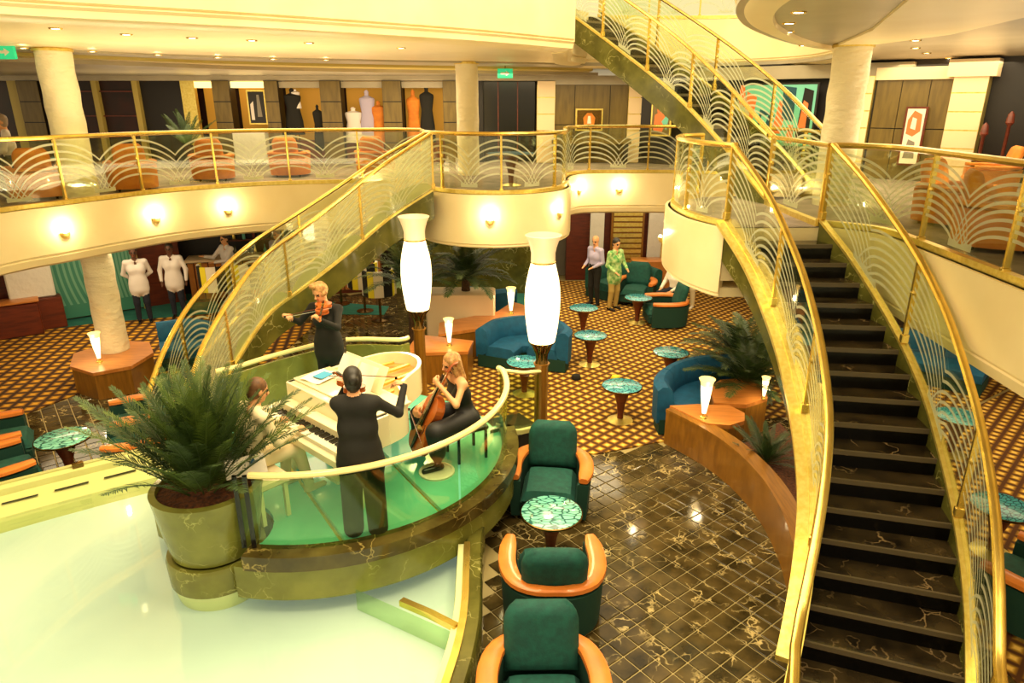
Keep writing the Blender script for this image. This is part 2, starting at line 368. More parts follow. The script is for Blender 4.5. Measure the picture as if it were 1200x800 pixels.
def tile_bm(mb, cx, cy):
    h = TS/2-.0075; g = .004
    P = []
    for z, i in ((-.012, 0), (-.003, 0), (0, g)):
        P.append(mb.add([(cx+ca*a*(h-i)-sa*b*(h-i), cy+sa*a*(h-i)+ca*b*(h-i), z) for a, b in ((-1, -1), (1, -1), (1, 1), (-1, 1))]))
    for a, b in zip(P, P[1:]):
        for k in range(4): mb.q((a+k, a+(k+1) % 4, b+(k+1) % 4, b+k))
    mb.q([P[-1]+k for k in range(4)])
cells = []
for i in range(-120, 120):
    for j in range(-120, 120):
        x = 1+ca*i*TS-sa*j*TS; y = 6+sa*i*TS+ca*j*TS
        if (inpoly(x, y, zoneR) or (-.3 < x < 4.4 and 1.4 < y < 3.3)) and not any(inpoly(x, y, P) for P in (carpC, carpL)): cells.append((x, y))
def vis(x, y):
    dep = y*cT+HC*sT; py = 400-FP*(y*sT-HC*cT)/dep; return py < 815
cells.sort(key=lambda c: (0 if (c[0] > -.35 and vis(*c)) else 1, math.hypot(c[0], c[1])))
tm = MB(); tile_bm(tm, 0, 0); t0 = None
for k, (x, y) in enumerate(cells[:296]):
    if t0 is None: t0 = tm.build('tile', 'tile', FLOOR, smooth=0); o = t0
    else: o = t0.copy(); COL.objects.link(o)
    o.location = (x, y, random.uniform(-.0008, .0008)); o.parent = FLOOR
mb = MB()
for x, y in cells[296:]: tile_bm(mb, x, y)
o = mb.build('tile_field', 'tile', FLOOR, smooth=0); o['kind'] = 'stuff'
for nm, P, m_, lab in (('carpet', carpC, 'carpet', 'gold diamond patterned lounge carpet in the centre behind the armchairs'), ('carpet', carpR, 'carpet', 'gold diamond patterned carpet seen beyond the right staircase'), ('carpet', carpL, 'carpetL', 'gold wavy patterned carpet at far left beside the lit column')):
    mb = MB(); mb.prism(P, -.011, .012); o = mb.build(nm, m_, smooth=0); tag(o, lab, 'carpet')
mb = MB(); mb.prism([(-14.2, 11.6), (-9.4, 14.65), (-7.0, 15.5), (-3, 15.3), (-3, 16.0), (-8, 17.3), (-14.2, 16)], -.011, .008); tag(mb.build('carpet', 'tealcarpet', smooth=0), 'plain teal carpet strip along the back wall of the left lounge', 'carpet')
mb = MB(); mb.prism([(.9, 14.05), (1.15, 18.8), (1.0, 19.4), (-.5, 19.2), (-.6, 13.6)], -.011, .008); tag(mb.build('carpet', 'tealcarpet', smooth=0), 'plain teal carpet walkway left of the man in the dark suit', 'carpet')

# middle deck edge (plan), void on the right-hand side of the direction of travel
EL = [(-7.6, 3), (-7.75, 6), (-7.6, 8.3), (-7.33, 9.83), (-6.97, 10.55), (-6.6, 11.3), (-6.0, 12.3), (-4.86, 13.2), (-3.34, 13.63), (-2.3, 13.75), (-1.76, 13.55)]
MZ = 3.2
pathL = cr([(x, y, MZ) for x, y in EL], .18)
bulge = [V(-.33+1.42*math.cos(a), 13.3+1.42*math.sin(a), MZ) for a in [math.radians(180+8*k) for k in range(0, 23)]]+[V(1.08, 13.6, MZ)]
pathB = bulge+cr([(1.1, 14.2, MZ), (1.3, 15.2, MZ), (1.7, 15.62, MZ), (2.68, 15.68, MZ), (3.77, 15.62, MZ), (4.7, 15.2, MZ), (5.3, 14.2, MZ), (5.4, 12.9, MZ), (5.3, 12.0, MZ)], .2)
pathS = cr([(3.05, 11.6, MZ), (2.65, 11.3, MZ), (2.42, 10.7, MZ), (2.36, 10.0, MZ), (2.42, 9.35, MZ), (2.62, 8.8, MZ), (2.72, 8.68, MZ)], .12)
pathR = cr([(3.95, 8.72, MZ), (4.25, 8.5, MZ), (4.46, 8.1, MZ), (4.42, 7.1, MZ), (4.33, 5.6, MZ), (4.25, 4.2, MZ), (4.2, 3, MZ)], .15)
deck = [(p.x, p.y) for p in pathL+pathB]+[(p.x, p.y) for p in pathS]+[(p.x, p.y) for p in pathR]
deckp = deck+[(14, 3), (14, 24), (-16, 24), (-16, 3)]
mb = MB(); mb.prism(deckp, 2.5, 3.19); struct('floor_middle_deck', mb, 'cream', smooth=0)
mb = MB(); mb.prism([(x, y) for x, y in deckp], 3.185, 3.2); struct('floor_middle_deck_carpet', mb, 'midcarpet', smooth=0)
def fascia(name, P, ztop=0, crease=-.7, lip=-.92, inset=.45, brass=True):
    mb = MB()
    s_ = [(.04, ztop-.0), (-.04, ztop), (-.04, crease), (-.015, crease-.012), (-.015, crease-.03), (-.03, crease-.045), (0, lip+.07), (inset*.3, lip+.02), (inset, lip), (inset, crease)]
    mb.sweep(P, s_); return struct(name, mb, 'cream', smooth=30)
fascia('wall_balcony_left', pathL)
fascia('wall_balcony_centre', pathB[:26], crease=-.85, lip=-.9, inset=.1)
fascia('wall_balcony_recess', pathB[24:])
fascia('wall_balcony_landing', pathS, crease=-.85, lip=-.9, inset=.1)
fascia('wall_balcony_right', pathR)
mb = MB()
mb.prism([(p.x, p.y) for p in bulge]+[(1.08, 15), (-1.75, 15)], 2.28, 2.4)
mb.prism([(p.x, p.y) for p in pathS]+[(3.2, 8.7), (3.6, 11.6)], 2.28, 2.4)
struct('ceiling_bulge', mb, 'cream', smooth=0)
# ---------------------------------------------------------------- upper deck
UZ = 5.5
EU = [(-9.5, 3.0), (-6.8, 5.4), (-4.9, 7.2), (-3.4, 8.1), (-2.2, 8.9), (-.5, 10.2), (.96, 11.7)]
pathU = cr([(x, y, UZ) for x, y in EU], .25)
pathU2 = cr([(1.0, 12.2, UZ), (1.1, 13.6, UZ), (1.25, 15.3, UZ), (1.6, 16.0, UZ)], .25)
pathU3 = cr([(1.6, 17.0, UZ), (3.0, 17.2, UZ), (5.2, 17.0, UZ), (6.2, 15.6, UZ), (6.0, 13.4, UZ), (5.6, 12.4, UZ), (4.9, 11.75, UZ), (4.2, 10.95, UZ), (3.3, 9.6, UZ), (2.45, 8.0, UZ), (1.9, 6.3, UZ), (1.8, 4.6, UZ), (2.4, 3.2, UZ)], .2)
L2 = [(1.6, 16.2), (.2, 15.5), (-2.3, 14.8), (-4.4, 14.0), (-6.3, 12.9), (-8, 11), (-9.6, 9.3), (-14, 5)]
sof = [(p.x, p.y) for p in pathU+pathU2]
mb = MB(); mb.prism(sof+L2+[(-14, 3)], UZ, UZ+.1); struct('ceiling_left', mb, 'cream', smooth=0)
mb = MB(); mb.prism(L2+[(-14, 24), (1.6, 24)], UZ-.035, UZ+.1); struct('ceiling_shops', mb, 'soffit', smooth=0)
def off(P, d): return [(x+d*.25, y+d) for x, y in P]
mb = MB(); mb.prism(off(L2, 1.3)+[(-14, 24), (1.9, 24)], UZ-.09, UZ-.036); struct('trim_ceiling_band', mb, 'olive', smooth=0)
mb = MB(); mb.prism(off(L2, 2.3)+[(-14, 24), (2.1, 24)], UZ-.16, UZ-.091); struct('trim_ceiling_band_inner', mb, 'soffit', smooth=0)
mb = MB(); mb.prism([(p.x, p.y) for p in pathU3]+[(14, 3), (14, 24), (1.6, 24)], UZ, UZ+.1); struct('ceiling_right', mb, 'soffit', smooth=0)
def ufascia(name, P, lip=.0, sg=1):
    mb = MB(); mb.sweep(P, [(.06, 1.0), (-.03, 1.0), (-.03, .14), (-.0, .12), (-.02, .10), (.03, .02), (.14, -.03), (.34, -.045), (.36, .05), (.06, .3)]); return struct(name, mb, 'cream', smooth=35)
ufascia('wall_upper_left', pathU); ufascia('wall_upper_stairside', pathU2); ufascia('wall_upper_right', pathU3)
mb = MB(); mb.prism([(4.75, 10.9), (5.1, 10.9), (5.3, 9.0), (4.6, 5.6), (3.0, 5.6), (4.1, 8.5)], UZ-.03, UZ); struct('trim_ceiling_wedge', mb, 'cream', smooth=0)  # cream slab imitates the bright fascia reflection on the grey ceiling
# upper deck floor so the void closes
mb = MB(); mb.prism(sof+[(1.6, 24), (-14, 24), (-14, 3)], 6.35, 6.45); struct('floor_upper_left', mb, 'midcarpet', smooth=0)
mb = MB(); mb.prism([(p.x, p.y) for p in pathU3]+[(14, 3), (14, 24), (1.6, 24)], 6.35, 6.45); struct('floor_upper_right', mb, 'midcarpet', smooth=0)

# ---------------------------------------------------------------- balustrades
def cum(P):
    s = [0]
    for a, b in zip(P, P[1:]): s.append(s[-1]+math.hypot(b.x-a.x, b.y-a.y))
    return s
def sampler(P):
    S = cum(P)
    def f(s, h=0, n=0):
        s = min(max(s, 0), S[-1]); i = 0
        lo, hi = 0, len(S)-1
        while hi-lo > 1:
            m_ = (lo+hi)//2
            if S[m_] <= s: lo = m_
            else: hi = m_
        t = 0 if S[hi] == S[lo] else (s-S[lo])/(S[hi]-S[lo]); p = P[lo].lerp(P[hi], t)
        nl, _ = pnorm(P, lo if t < .5 else hi)
        return p+nl*n+V(0, 0, h)
    return f, S[-1]
def balustrade(P, label, spacing=1.3, h=1.0, na=6, base=(.09, .07), rail=.045, org=None, postmat='brass', glass='glass', hump=False, cat='balustrade', railm='brass', railext=None, rad=1.0, posts=True, group=None, b0=.09, aside=-1):
    org = Vector(org) if org else P[0].copy()
    t = thing('balustrade', label, cat, org, group=group); f, L = sampler(P); n = max(1, round(L/spacing)); sp = L/n
    k = max(8, int(L/.12)); q = [f(L*i/k, h) for i in range(k+1)]
    if railext: q = [Vector(p) for p in railext[0]]+q+[Vector(p) for p in railext[1]]
    mb = MB(); mb.tube(q, rail, 8, .8); mb.build('handrail', railm, t, org)
    if base:
        mb = MB(); mb.sweep([f(L*i/k) for i in range(k+1)], [(-base[0]/2, 0), (base[0]/2, 0), (base[0]/2, base[1]), (-base[0]/2, base[1])]); mb.build('base_rail', 'gold', t, org)
    for i in range(n):
        s0, s1 = i*sp+.02, (i+1)*sp-.02; m_ = max(3, int(sp/.16)); ss = [s0+(s1-s0)*j/m_ for j in range(m_+1)]
        mb = MB(); mb.sweep([f(s) for s in ss], [(-.005, b0), (.005, b0), (.005, h-.05), (-.005, h-.05)]); g = mb.build('glass_panel', glass, t, org)
        if na:
            mb = MB(); H0, H1 = b0+.02, h-.10
            for c0 in (0, 1):
                for a in range(na):
                    fr = .30+.70*a/(na-1); A = []; B = []
                    for j in range(13):
                        s_ = j/12*rad*.5*(1.0 if a >= na-2 else 1.28) ; w_ = .016
                        x = s_/(rad*.66*(.45+.55*fr)*1.0)
                        if x > .995: x = .995
                        yy = fr*math.sqrt(1-x*x)
                        ss_ = s_ if c0 == 0 else 1-s_
                        sA = s0+(s1-s0)*ss_
                        A.append(f(sA, H0+(H1-H0)*yy-w_, .012*aside)); B.append(f(sA, H0+(H1-H0)*yy+w_, .012*aside))
                    mb.strip(A, B)
            mb.build('etched_arcs', 'etch', g, org)
            if hump:
                mb = MB(); A = []; B = []
                for j in range(15):
                    u = j/14; sA = s0+(s1-s0)*u; A.append(f(sA, H0, .009*aside)); B.append(f(sA, H0+.02+(.34)*math.sin(PI*min(1, u*1.0))**.6*(H1-H0), .009*aside))
                mb.strip(A, B); mb.build('frosted_field', 'frost', g, org)
    if posts:
        for i in range(n+1):
            p = f(i*sp, 0); mb = MB(); nl = f(i*sp, 0, .05)-p
            a = math.atan2(nl.y, nl.x)
            mb.box(-.026, .026, -.016, .016, 0, h-.02, TR(p.x, p.y, p.z, a)); mb.box(-.04, .04, -.03, .03, 0, .1, TR(p.x, p.y, p.z, a), bev=.008)
            mb.ell((p.x, p.y, p.z+h*.62), (.03, .03, .045), 8, 6); mb.build('post', postmat, t, org)
    return t
inn = lambda P, d=.08: [p+pnorm(P, i)[0]*d for i, p in enumerate(P)]
balustrade(inn(pathL), 'long glass balcony railing with gold rail curving round the left middle deck', 1.3)
balustrade(inn(bulge), 'glass railing round the rounded balcony above the three tall centre lamps', 1.1)
balustrade(inn(pathB[26:]), 'short glass railing on the set-back balcony right of the rounded one', 1.3)
balustrade(inn(pathS), 'glass railing on the small rounded landing left of the right staircase', .95)
balustrade(inn(pathR), 'large glass balcony railing at right edge with a wide brass rail', 1.35, rail=.045, na=8)
# upper far rail
balustrade([p+V(0, .0, 1.0) for p in pathU3[2:20]], 'gold railing of the upper deck at the top edge beyond the upper stairs', 1.3, na=4)

balustrade([V(3.97, 10.75, MZ), V(3.94, 9.8, MZ), V(3.93, 8.75, MZ)], 'straight glass railing on the landing joining the two right stair flights', 2.0, h=1.0, rail=.04)
# ================================================================ COLUMNS
def column(x, y, z0, z1, r, label, base=None):
    t = thing('column', label, 'column', (x, y, z0)); mb = MB()
    n = 40; seg = 40; rings = []
    for i in range(n+1):
        z = z0+(z1-z0)*i/n; vs = []
        for k in range(seg):
            a = 2*PI*k/seg; rr = r*(1+.018*math.sin(3*a+z*9+math.sin(z*4))+.014*math.sin(5*a-z*13))
            vs.append((x+rr*math.cos(a), y+rr*math.sin(a), z))
        rings.append(mb.add(vs))
    for a, b in zip(rings, rings[1:]):
        for k in range(seg): mb.q((a+k, a+(k+1) % seg, b+(k+1) % seg, b+k))
    mb.build('shaft', 'creamcol', t, (x, y, z0))
    mb = MB(); mb.lathe([(r+.03, 0), (r+.03, .03), (r+.01, .05)], 32, (x, y, z1-.05)); mb.build('collar', 'gold', t, (x, y, z0)); return t
column(-7.15, 11.55, .5, 2.5, .24, 'cream relief column standing in the wooden octagonal planter at left')
column(-7.2, 11.6, 3.2, UZ, .26, 'cream relief column behind the left balcony railing')
column(-.95, 15.4, 3.2, UZ, .235, 'slender cream column right of the shop fronts on the middle deck')
column(4.95, 10.75, 3.2, UZ, .26, 'thick cream column beside the upper stairs at right')

# ================================================================ STAIRCASES
RL = [(2.72, 8.70), (2.95, 8.0), (3.04, 7.2), (3.03, 6.6), (2.97, 6.1), (2.86, 5.6), (2.69, 5.15), (2.48, 4.72), (2.2, 4.22)]
RR = [(3.95, 8.72), (4.13, 8.1), (4.26, 7.2), (4.26, 6.5), (4.18, 5.95), (4.05, 5.35), (3.86, 4.75), (3.63, 4.22), (3.38, 3.72)]
NR = 18; rise = MZ/NR
def resamp(P, n):
    P = cr([(x, y, 0) for x, y in P], .05); f, L = sampler(P); return [f(L*i/n) for i in range(n+1)]
def stair(label, PL, PR, z0, z1, n, sideL=True, sideR=True, str_h=.34, labelL=None, labelR=None, railm='brass', extL=None, extR=None, spL=1.2, spR=1.2, gl='glass'):
    # PL, PR run down the flight from the upper end; step k between sample k and k+1
    A = resamp(PL, n); B = resamp(PR, n); rs = (z0-z1)/n; org = V(A[-1].x, A[-1].y, z1)
    t = thing('staircase', label, 'staircase', org)
    for k in range(n):
        zt = z0-(k+1)*rs; mb = MB()
        a0, a1, b0, b1 = A[k], A[k+1], B[k], B[k+1]
        if zt < z1+.01: continue
        da = (a0-a1)*.15; db = (b0-b1)*.15
        n0 = mb.add([V(a0.x, a0.y, zt-.05), V(b0.x, b0.y, zt-.05), V(b1.x, b1.y, zt-.05), V(a1.x, a1.y, zt-.05), V(a0.x, a0.y, zt), V(b0.x, b0.y, zt), V(b1.x, b1.y, zt), V(a1.x, a1.y, zt)])
        for f_ in ((3, 2, 1, 0), (4, 5, 6, 7), (0, 1, 5, 4), (1, 2, 6, 5), (2, 3, 7, 6), (3, 0, 4, 7)): mb.q([n0+i for i in f_])
        st = mb.build('step', 'step', t, org, smooth=0)
        mb = MB(); n0 = mb.add([V(a0.x, a0.y, zt), V(b0.x, b0.y, zt), V(b0.x, b0.y, zt+rs-.05), V(a0.x, a0.y, zt+rs-.05)]); mb.q((n0, n0+1, n0+2, n0+3)); mb.q((n0+3, n0+2, n0+1, n0))
        for w_ in (0,): mb.build('riser', 'blackm', st, org, smooth=0)
        mb = MB(); e = (a0-a1)*.07; e2 = (b0-b1)*.07
        n0 = mb.add([V(*(a1-e*.2).xy, zt-.045), V(*(b1-e2*.2).xy, zt-.045), V(*(b1-e2*.2).xy, zt+.003), V(*(a1-e*.2).xy, zt+.003), V(*(a1+e).xy, zt+.003), V(*(b1+e2).xy, zt+.003)])
        mb.q((n0, n0+1, n0+2, n0+3)); mb.q((n0+3, n0+2, n0+5, n0+4)); mb.build('nosing', 'nose', st, org, smooth=0)
    m_ = 60
    for P, lab, sd, ext, sp_ in ((PL, labelL, -1, extL, spL), (PR, labelR, 1, extR, spR)):
        Q = resamp(P, m_); Z = [z0-(z0-z1)*i/m_ for i in range(m_+1)]
        Q3 = [V(q.x, q.y, z) for q, z in zip(Q, Z)]
        mb = MB(); s_ = -1 if sd < 0 else 1
        # direction of travel is downwards; left normal of travel
        o_ = .05
        mb.sweep(Q3, [(-.032, -.40), (.032, -.40), (.032, .06), (-.032, .06)]); mb.build('stringer', 'green', t, org)
        mb = MB(); mb.sweep(Q3, [(-.042, .061), (.042, .061), (.042, .10), (-.042, .10)]); mb.build('stringer_cap', 'gold', t, org)
        if lab: balustrade([p+V(0, 0, .09) for p in Q3], lab, sp_, .92, 7, base=None, org=org, rail=.04, hump=(gl == 'glassf' and sd < 0), railm=railm, railext=ext, b0=.02, glass=gl if sd < 0 else 'glass', aside=1 if gl == 'glassf' else -1)
    # soffit
    Q = resamp(PL, m_); R_ = resamp(PR, m_); mb = MB()
    A_ = [V(a.x, a.y, z0-(z0-z1)*i/m_-.40) for i, a in enumerate(Q)]; B_ = [V(a.x, a.y, z0-(z0-z1)*i/m_-.40) for i, a in enumerate(R_)]
    mb.strip(A_, B_); mb.strip([a+V(0, 0, .03) for a in B_], [b+V(0, 0, .03) for b in A_]); mb.build('soffit', 'green', t, org)
    return t
stair('curving black marble staircase descending at right between glass balustrades', RL, RR, MZ, 0, NR,
      labelL='left curved glass balustrade of the right staircase with broad gold cap', labelR='right curved glass balustrade of the right staircase', spL=1.25, spR=1.5, extL=([], [(2.06, 3.95, .96), (1.95, 3.68, .93), (1.86, 3.45, .9)]), extR=([], [(3.26, 3.5, .98), (3.12, 3.28, .95)]))
# broad gold band outside the left balustrade of the right stair
Q = resamp(RL, 60); mb = MB(); mb.sweep([V(q.x, q.y, MZ-MZ*i/60) for i, q in enumerate(Q)][:57], [(-.15, .04), (-.043, .04), (-.043, .09), (-.15, .09)]); 
tag(mb.build('stringer_ledge', 'gold'), 'broad gold ledge running down the outer left side of the right staircase', 'ledge')
# upper flight: near side path from landing up-left
UL = [(1.0, 15.6), (2.0, 14.55), (2.94, 13.4), (3.55, 12.1), (3.97, 10.8)]
UR = [(1.95, 16.4), (2.95, 15.3), (3.95, 13.95), (4.6, 12.6), (5.0, 11.2)]
stair('upper black marble stair flight climbing to the upper left with green stringer', UL, UR, 6.5, MZ, 18,
      labelL='near glass balustrade of the upper stair flight', labelR='far glass balustrade of the upper stair flight', spL=1.2, spR=1.4)
# left flight, seen from outside: lower end by the palm
LA = [(-1.35, 11.95), (-2.1, 11.9), (-2.84, 11.3), (-3.45, 10.9), (-3.96, 10.6), (-4.25, 9.8), (-4.38, 9.1), (-4.35, 8.4)]
LB = [(-1.5, 12.7), (-2.3, 12.55), (-3.1, 11.95), (-3.75, 11.5), (-4.35, 11.1), (-4.85, 10.1), (-4.95, 9.2), (-4.9, 8.45)]
stair('curving staircase descending at left behind the piano stage, green marble underside', LA, LB, MZ, 0, 18,
      labelL='near glass balustrade of the left staircase above the violinist', labelR='far glass balustrade of the left staircase beside the bar', gl='glassf')
# ================================================================ BASIN, STAGE, PLANTER
SZ = .8
SC = V(-2.1, 7.3, 0); SR = 1.98
PC = (-2.86, 5.60); PR_ = .5
arc = [(SC.x+SR*math.cos(a), SC.y+SR*math.sin(a)) for a in [math.radians(-99+k*4) for k in range(0, 30)]]   # front centre round to the right
outl = arc+[(-.25, 7.85), (-.55, 8.45), (-1.45, 8.95), (-2.2, 8.98), (-2.75, 8.75), (-3.5, 7.95), (-3.8, 7.0), (-3.62, 6.25)]
bite = [(PC[0]+(PR_+.04)*math.cos(a), PC[1]+(PR_+.04)*math.sin(a)) for a in [math.radians(150-k*12) for k in range(0, 15)]]
stage = outl+bite
oarc = [(SC.x+(SR+.16)*math.cos(a), SC.y+(SR+.16)*math.sin(a)) for a in [math.radians(-102+k*4) for k in range(0, 31)]]
t = thing('stage', 'round raised stage with lit green glass floor and dark marble rim', 'stage', (SC.x, SC.y, 0)); org = (SC.x, SC.y, 0)
# glass floor as panes between frame strips
def clip(poly, a, b, c):   # keep a*x+b*y<=c
    out = []
    for i in range(len(poly)):
        p, q = poly[i-1], poly[i]; fp = a*p[0]+b*p[1]-c; fq = a*q[0]+b*q[1]-c
        if (fp <= 0) != (fq <= 0): u = fp/(fp-fq); out.append((p[0]+(q[0]-p[0])*u, p[1]+(q[1]-p[1])*u))
        if fq <= 0: out.append(q)
    return out
d1 = V(.55, -.835, 0); d1.normalize(); n1 = (-d1.y, d1.x); 
n2 = (d1.x*.2+.0, 0)
for lo, hi in ((-9, -.62), (-.57, .38), (.43, 9)):
    for lo2, hi2 in ((-9, -.25), (-.2, 9)):
        P = stage; c1 = n1[0]*SC.x+n1[1]*SC.y; c2 = d1.x*SC.x+d1.y*SC.y
        P = clip(P, n1[0], n1[1], c1+hi); P = clip(P, -n1[0], -n1[1], -(c1+lo)); P = clip(P, d1.x, d1.y, c2+hi2) if P else P; P = clip(P, -d1.x, -d1.y, -(c2+lo2)) if P else P
        if P and len(P) > 2: mb = MB(); mb.prism(P, SZ-.05, SZ); mb.build('floor_pane', 'stageglass', t, org, smooth=0)
mb = MB(); mb.prism(stage, SZ-.10, SZ-.055); mb.build('floor_frame', 'gold', t, org, smooth=0)
mb = MB(); mb.prism(oarc+[(-.2, 7.95), (-.5, 8.5), (-1.45, 9.05), (-2.25, 9.08), (-2.85, 8.85), (-3.6, 8.0), (-3.92, 7.0), (-3.75, 6.15)]+[(PC[0]+(PR_+.06)*math.cos(a), PC[1]+(PR_+.06)*math.sin(a)) for a in [math.radians(150-k*12) for k in range(0, 15)]], .36, SZ-.101)
mb.build('drum', 'olivem', t, org)
mb = MB(); A_ = [V(x, y, 0) for x, y in arc+[(-.13, 7.8)]]; mb.sweep(A_, [(-.2, SZ-.10), (-.0, SZ-.10), (-.0, SZ+.05), (-.2, SZ+.05)]); mb.build('rim', 'rimm', t, org)
mb = MB(); mb.sweep(A_, [(-.15, .36), (-.13, .36), (-.13, SZ-.1), (-.15, SZ-.1)]); mb.build('drum_facing', 'olivem', t, org)
# entry ramp by the lamp post
mb = MB(); mb.prism([(-.2, 7.7), (.38, 8.2), (.1, 8.65), (-.5, 8.35)], 0, .62); mb.build('entry_step', 'blackm', t, org, smooth=0)
mb = MB(); mb.sweep([V(-.18, 7.72, .8), V(.1, 7.97, .68), (.42, 8.24, .62)], [(-.03, -.04), (.03, -.04), (.03, .02), (-.03, .02)]); mb.build('entry_trim', 'rim', t, org)
gp = [V(x, y, SZ+.05) for x, y in [(SC.x+(SR+.06)*math.cos(a), SC.y+(SR+.06)*math.sin(a)) for a in [math.radians(-96+k*4) for k in range(0, 29)]]]+[V(-.17, 7.85, SZ+.05)]
balustrade(gp, 'curved plain glass screen with ivory rail round the front of the music stage', 1.75, .76, 0, base=None, rail=.036, railm='railpaint', postmat='brassd', glass='glassg', b0=0, posts=False)
b2 = [V(-.17, 7.85, .78), V(.15, 8.05, .66), V(.40, 8.27, .6)]
balustrade(b2, 'short sloping glass screen with ivory rail between stage and tall lamp', .7, .8, 0, base=None, rail=.03, railm='railpaint', glass='glassg', b0=0, posts=False)
mb = MB()
for dx in (0, .09): mb.box(-.02, .02, -.02, .02, 0, .74, TR(gp[0].x-.05-dx, gp[0].y+.02, SZ+.05, .3))
tag(mb.build('rail_post', 'blackm'), 'pair of dark rail posts between planter and stage screen', 'post')
bk = [[(-3.62, 7.75), (-3.42, 7.9), (-3.1, 8.3), (-2.62, 8.76)], [(-2.3, 8.93), (-2.0, 8.96), (-1.56, 8.92), (-1.45, 9.02)]]
for P, lb in zip(bk, ('back rail of the stage over a yellow marble panel, left of the violinist', 'back rail of the stage over a yellow marble panel, right of the violinist')):
    tt = thing('stage_rail', lb, 'railing', (P[0][0], P[0][1], SZ)); o_ = (P[0][0], P[0][1], SZ); Q = cr([(x, y, SZ) for x, y in P], .15)
    mb = MB(); mb.tube([q+V(0, 0, .8) for q in Q], .032, 8); mb.build('handrail', 'railpaint', tt, o_)
    mb = MB(); mb.sweep(Q, [(-.02, 0), (.02, 0), (.02, .72), (-.02, .72)]); mb.build('panel', 'olivem', tt, o_)
# basin
WZ = .38
bas = [(-.46, 6.2), (-.47, 5.82), (-.45, 5.3), (-.44, 4.75), (-.52, 4.1), (-.75, 3.2), (-1.4, 2.3), (-2.6, 1.7), (-4.2, 1.6), (-5.8, 2.2), (-6.9, 3.6), (-6.9, 5.2), (-6.45, 6.2), (-5.83, 6.72), (-5.18, 7.18), (-4.5, 7.62), (-3.95, 7.9)]
t = thing('fountain_basin', 'shallow glowing fountain basin of pale lit glass around the stage', 'fountain', (-3.5, 4.5, 0)); o_ = (-3.5, 4.5, 0)
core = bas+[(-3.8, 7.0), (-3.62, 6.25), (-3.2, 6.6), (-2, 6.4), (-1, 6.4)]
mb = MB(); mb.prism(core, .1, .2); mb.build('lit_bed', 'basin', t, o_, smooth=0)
mb = MB(); mb.prism(core, .33, WZ); 
nw = mb.build('water_surface', 'water', t, o_, smooth=0)
Q = cr([(x, y, 0) for x, y in bas], .2)
mb = MB(); mb.sweep(Q[:-1], [(.0, .0), (.17, 0), (.17, .47), (.15, .5), (.02, .5), (0, .48)]); mb.build('kerb', 'green', t, o_)
iL = [q for q in Q if q.y > 6.0 and q.x < -3.0]; iR = [q for q in Q if q.x > -.9 and q.y > 3.0][:]
mb = MB(); mb.sweep(iL, [(-.34, .385), (-.05, .50), (-.05, .58), (.02, .60), (.02, .52), (.05, .52), (.06, .60), (.16, .58), (.18, .0), (-.34, .0)]); mb.build('far_rim', 'rim', t, o_)
iR2 = [q for q in iR if q.y < 5.9]
mb = MB(); mb.sweep(iR2, [(-.01, .2), (-.01, .50), (-.07, .50), (-.10, .2)]); mb.build('inner_wall', 'rimin', t, o_)
mb = MB(); mb.sweep(iR2, [(.05, .502), (.05, .53), (-.012, .53), (-.012, .502)]); mb.build('brass_edge', 'brass', t, o_)
for k in range(7):
    a = V(-5.98+.50*k*.83, 6.42+.50*k*.56, 0)
    mb = MB(); mb.box(-.17, .17, -.022, .022, 0, .01, TR(a.x, a.y, .462, math.atan2(.56, .83), -.35)); mb.build('slot', 'blackm', t, o_)
mb = MB(); mb.box(-.06, .06, -.03, .03, .5, .66, TR(-5.18, 7.2, 0, .6), bev=.01); mb.build('joint', 'brassd', t, o_)
mb = MB(); mb.sweep([V(-.47, 4.66, .5), V(-.72, 4.86, .47), V(-1.0, 5.05, .44)], [(-.03, -.03), (.03, -.03), (.03, .03), (-.03, .03)]); mb.build('cross_bar', 'brass', t, o_)
mb = MB(); mb.sweep([V(-.48, 4.66, .3), V(-1.45, 5.22, .3)], [(-.004, -.09), (.004, -.09), (.004, .14), (-.004, .10)]); mb.build('glass_divider', 'glassg', t, o_)
# planter
t = thing('planter', 'tall round olive marble planter standing in the glowing basin', 'planter', (PC[0], PC[1], .2)); o_ = (PC[0], PC[1], .2)
c = (PC[0], PC[1], 0)
mb = MB(); mb.lathe([(.40, .68), (.44, .9), (.485, 1.22), (.50, 1.33), (.44, 1.34), (.43, 1.27), (.02, 1.27)], 48, c, cap=False); mb.build('bowl', 'olivem', t, o_)
mb = MB(); mb.lathe([(.45, .38), (.46, .62), (.445, .66), (.40, .66), (.40, .60), (.02, .6)], 48, c, cap=False); mb.build('base_ring', 'olivem', t, o_)
mb = MB(); mb.lathe([(.40, .2), (.44, .38)], 48, c); mb.build('submerged_foot', 'rimin', t, o_)
mb = MB(); n0 = 0
rings = [mb.add([(PC[0]+.435*r*math.cos(2*PI*k/24), PC[1]+.435*r*math.sin(2*PI*k/24), 1.29+.05*(1-r*r)+random.uniform(-.012, .012)) for k in range(24)]) for r in (1, .8, .6, .4, .2, .02)]
for a, b in zip(rings, rings[1:]):
    for k in range(24): mb.q((a+k, a+(k+1) % 24, b+(k+1) % 24, b+k))
tag(mb.build('bark_mulch', 'soil', t, o_), kind='stuff')

